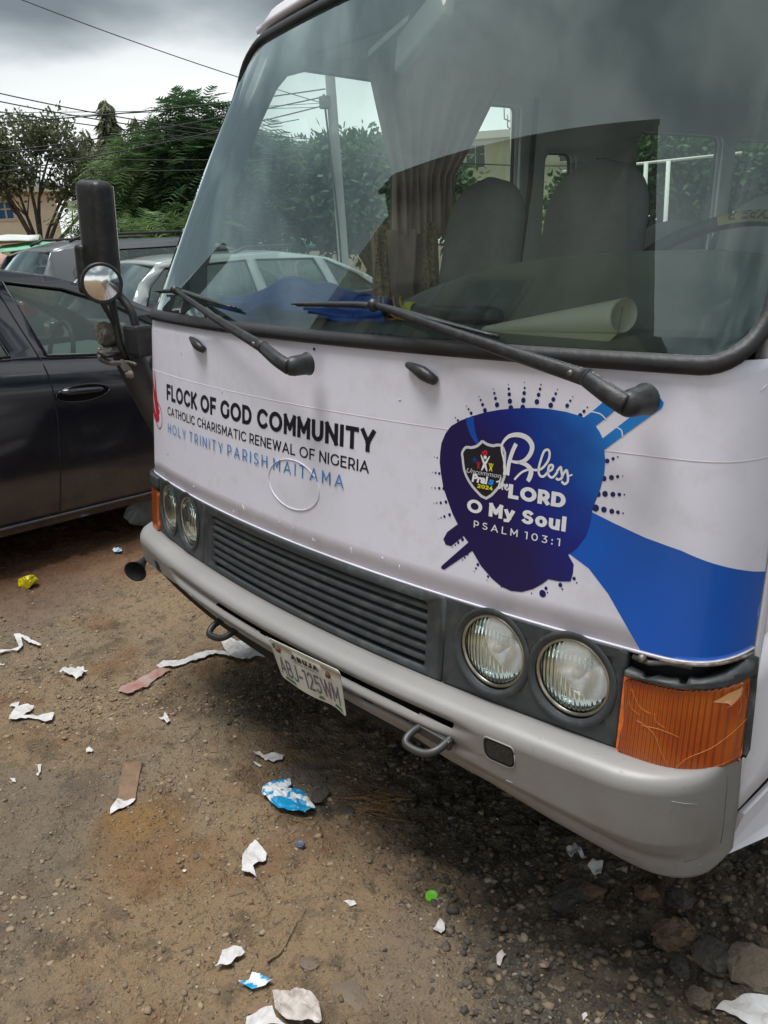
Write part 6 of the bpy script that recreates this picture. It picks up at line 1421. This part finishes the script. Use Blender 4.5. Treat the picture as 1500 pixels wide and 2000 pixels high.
scrap('plastic_bag', 'bag', 'white sheet cut by the bottom right corner', [(1.067, 0.2), (1.071, 0.227), (1.089, 0.259), (1.125, 0.298), (1.156, 0.303), (1.193, 0.222), (1.167, 0.211), (1.124, 0.212), (1.082, 0.207)], pap, 0.004, 30, step=0.0105, fold=0.0032)
scrap('pebble', 'pebble', 'single white pebble near the bottom edge', [(0.897, -0.005), (0.901, 0.002), (0.908, -0.002), (0.906, -0.012)], pap, 0.003, 31, step=0.0050, fold=0.0024)
scrap('paper_scrap', 'paper', 'pair of pale chips of paper on the tan slab', [(0.685, -0.022), (0.684, -0.004), (0.697, -0.005), (0.699, -0.018), (0.708, -0.036), (0.699, -0.036)], papd, 0.006, 32, step=0.0050, fold=0.0048)

def cap(x, y, r, m, label):
    o = lathe('bottle_cap', [(.001, .0045), (r*.7, .0045), (r*.9, .006), (r*.97, .005), (r, -.004)], m, None, 20, 'z', (x, y, gz(x, y)+.009)); tag(o, label, 'bottle cap'); o.rotation_euler = (.12, .1, 0); return o
cap(.462, -.003, .0155, mat('cap_green', (.12, .42, .02), .4), 'bright green bottle cap lying on the tan slab')
cap(.091, -.125, .0125, mat('cap_grey_blue', (.07, .075, .11), .5), 'flat grey blue bottle cap below the blue and white wrapper')
yb = crumple('yellow_wrapper', (-2.40, -.014, gz(-2.40, -.014)+.03), .12, .10, .08, mat('yellow_plastic', (.62, .52, .01), .35, var=.3, vscale=20), None, 9); tag(yb, 'crumpled yellow plastic on the dirt below the sedan', 'wrapper')
gs = crumple('torn_plastic', (-2.78, .78, .10), .06, .30, .20, mat('grey_torn_plastic', (.16, .17, .18), .5, var=.4, vscale=10), None, 12); tag(gs, 'torn grey plastic liner hanging under the sedan beside the bumper', 'plastic')
st = smoothpath([(.352, -.395, 0), (.345, -.35, 0), (.315, -.30, 0), (.285, -.245, 0)], 5)
o = tube('twig', [Vector((p.x, p.y, gz(p.x, p.y)+.006)) for p in st], [.003, .0022, .0015, .001], mat('twig_brown', (.20, .15, .09), .9), None, 5); tag(o, 'thin dry twig above the crushed dirty paper', 'twig')
V, F = [], []
for k in range(46):
    a = random.gauss(.6, .55); x = .10+random.gauss(0, .030); y = .135+random.gauss(0, .022); l = random.uniform(.02, .05); z = gz(x, y)+.003+random.random()*.008
    V_, F_ = tube_data([Vector((x-math.cos(a)*l, y-math.sin(a)*l, z)), Vector((x+math.cos(a)*l, y+math.sin(a)*l, z+random.uniform(-.003, .006)))], .0009, 4); V, F = join([(V, F), (V_, F_)])
o = mesh('dry_straw', V, F, mat('straw', (.34, .20, .08), .9), None, True); tag(o, 'tuft of dry reddish straw on the ground under the bumper', 'straw', None, 'stuff')
V, F = [], []
for k in range(170):
    x = random.triangular(-2.8, .9, -.4); y = random.triangular(-1.0, .8, -.2); a = random.uniform(0, 3.14); l = random.uniform(.006, .03); z = gz(x, y)+.003
    V_, F_ = tube_data([Vector((x-math.cos(a)*l, y-math.sin(a)*l, z)), Vector((x, y, z+.002)), Vector((x+math.cos(a+.3)*l, y+math.sin(a+.3)*l, z))], .0009, 4); V, F = join([(V, F), (V_, F_)])
o = mesh('dry_stems', V, F, mat('stems', (.22, .16, .10), .9, var=.5, vscale=20), None, True); tag(o, 'dry stems and stalks scattered over the dirt', 'plant debris', None, 'stuff')
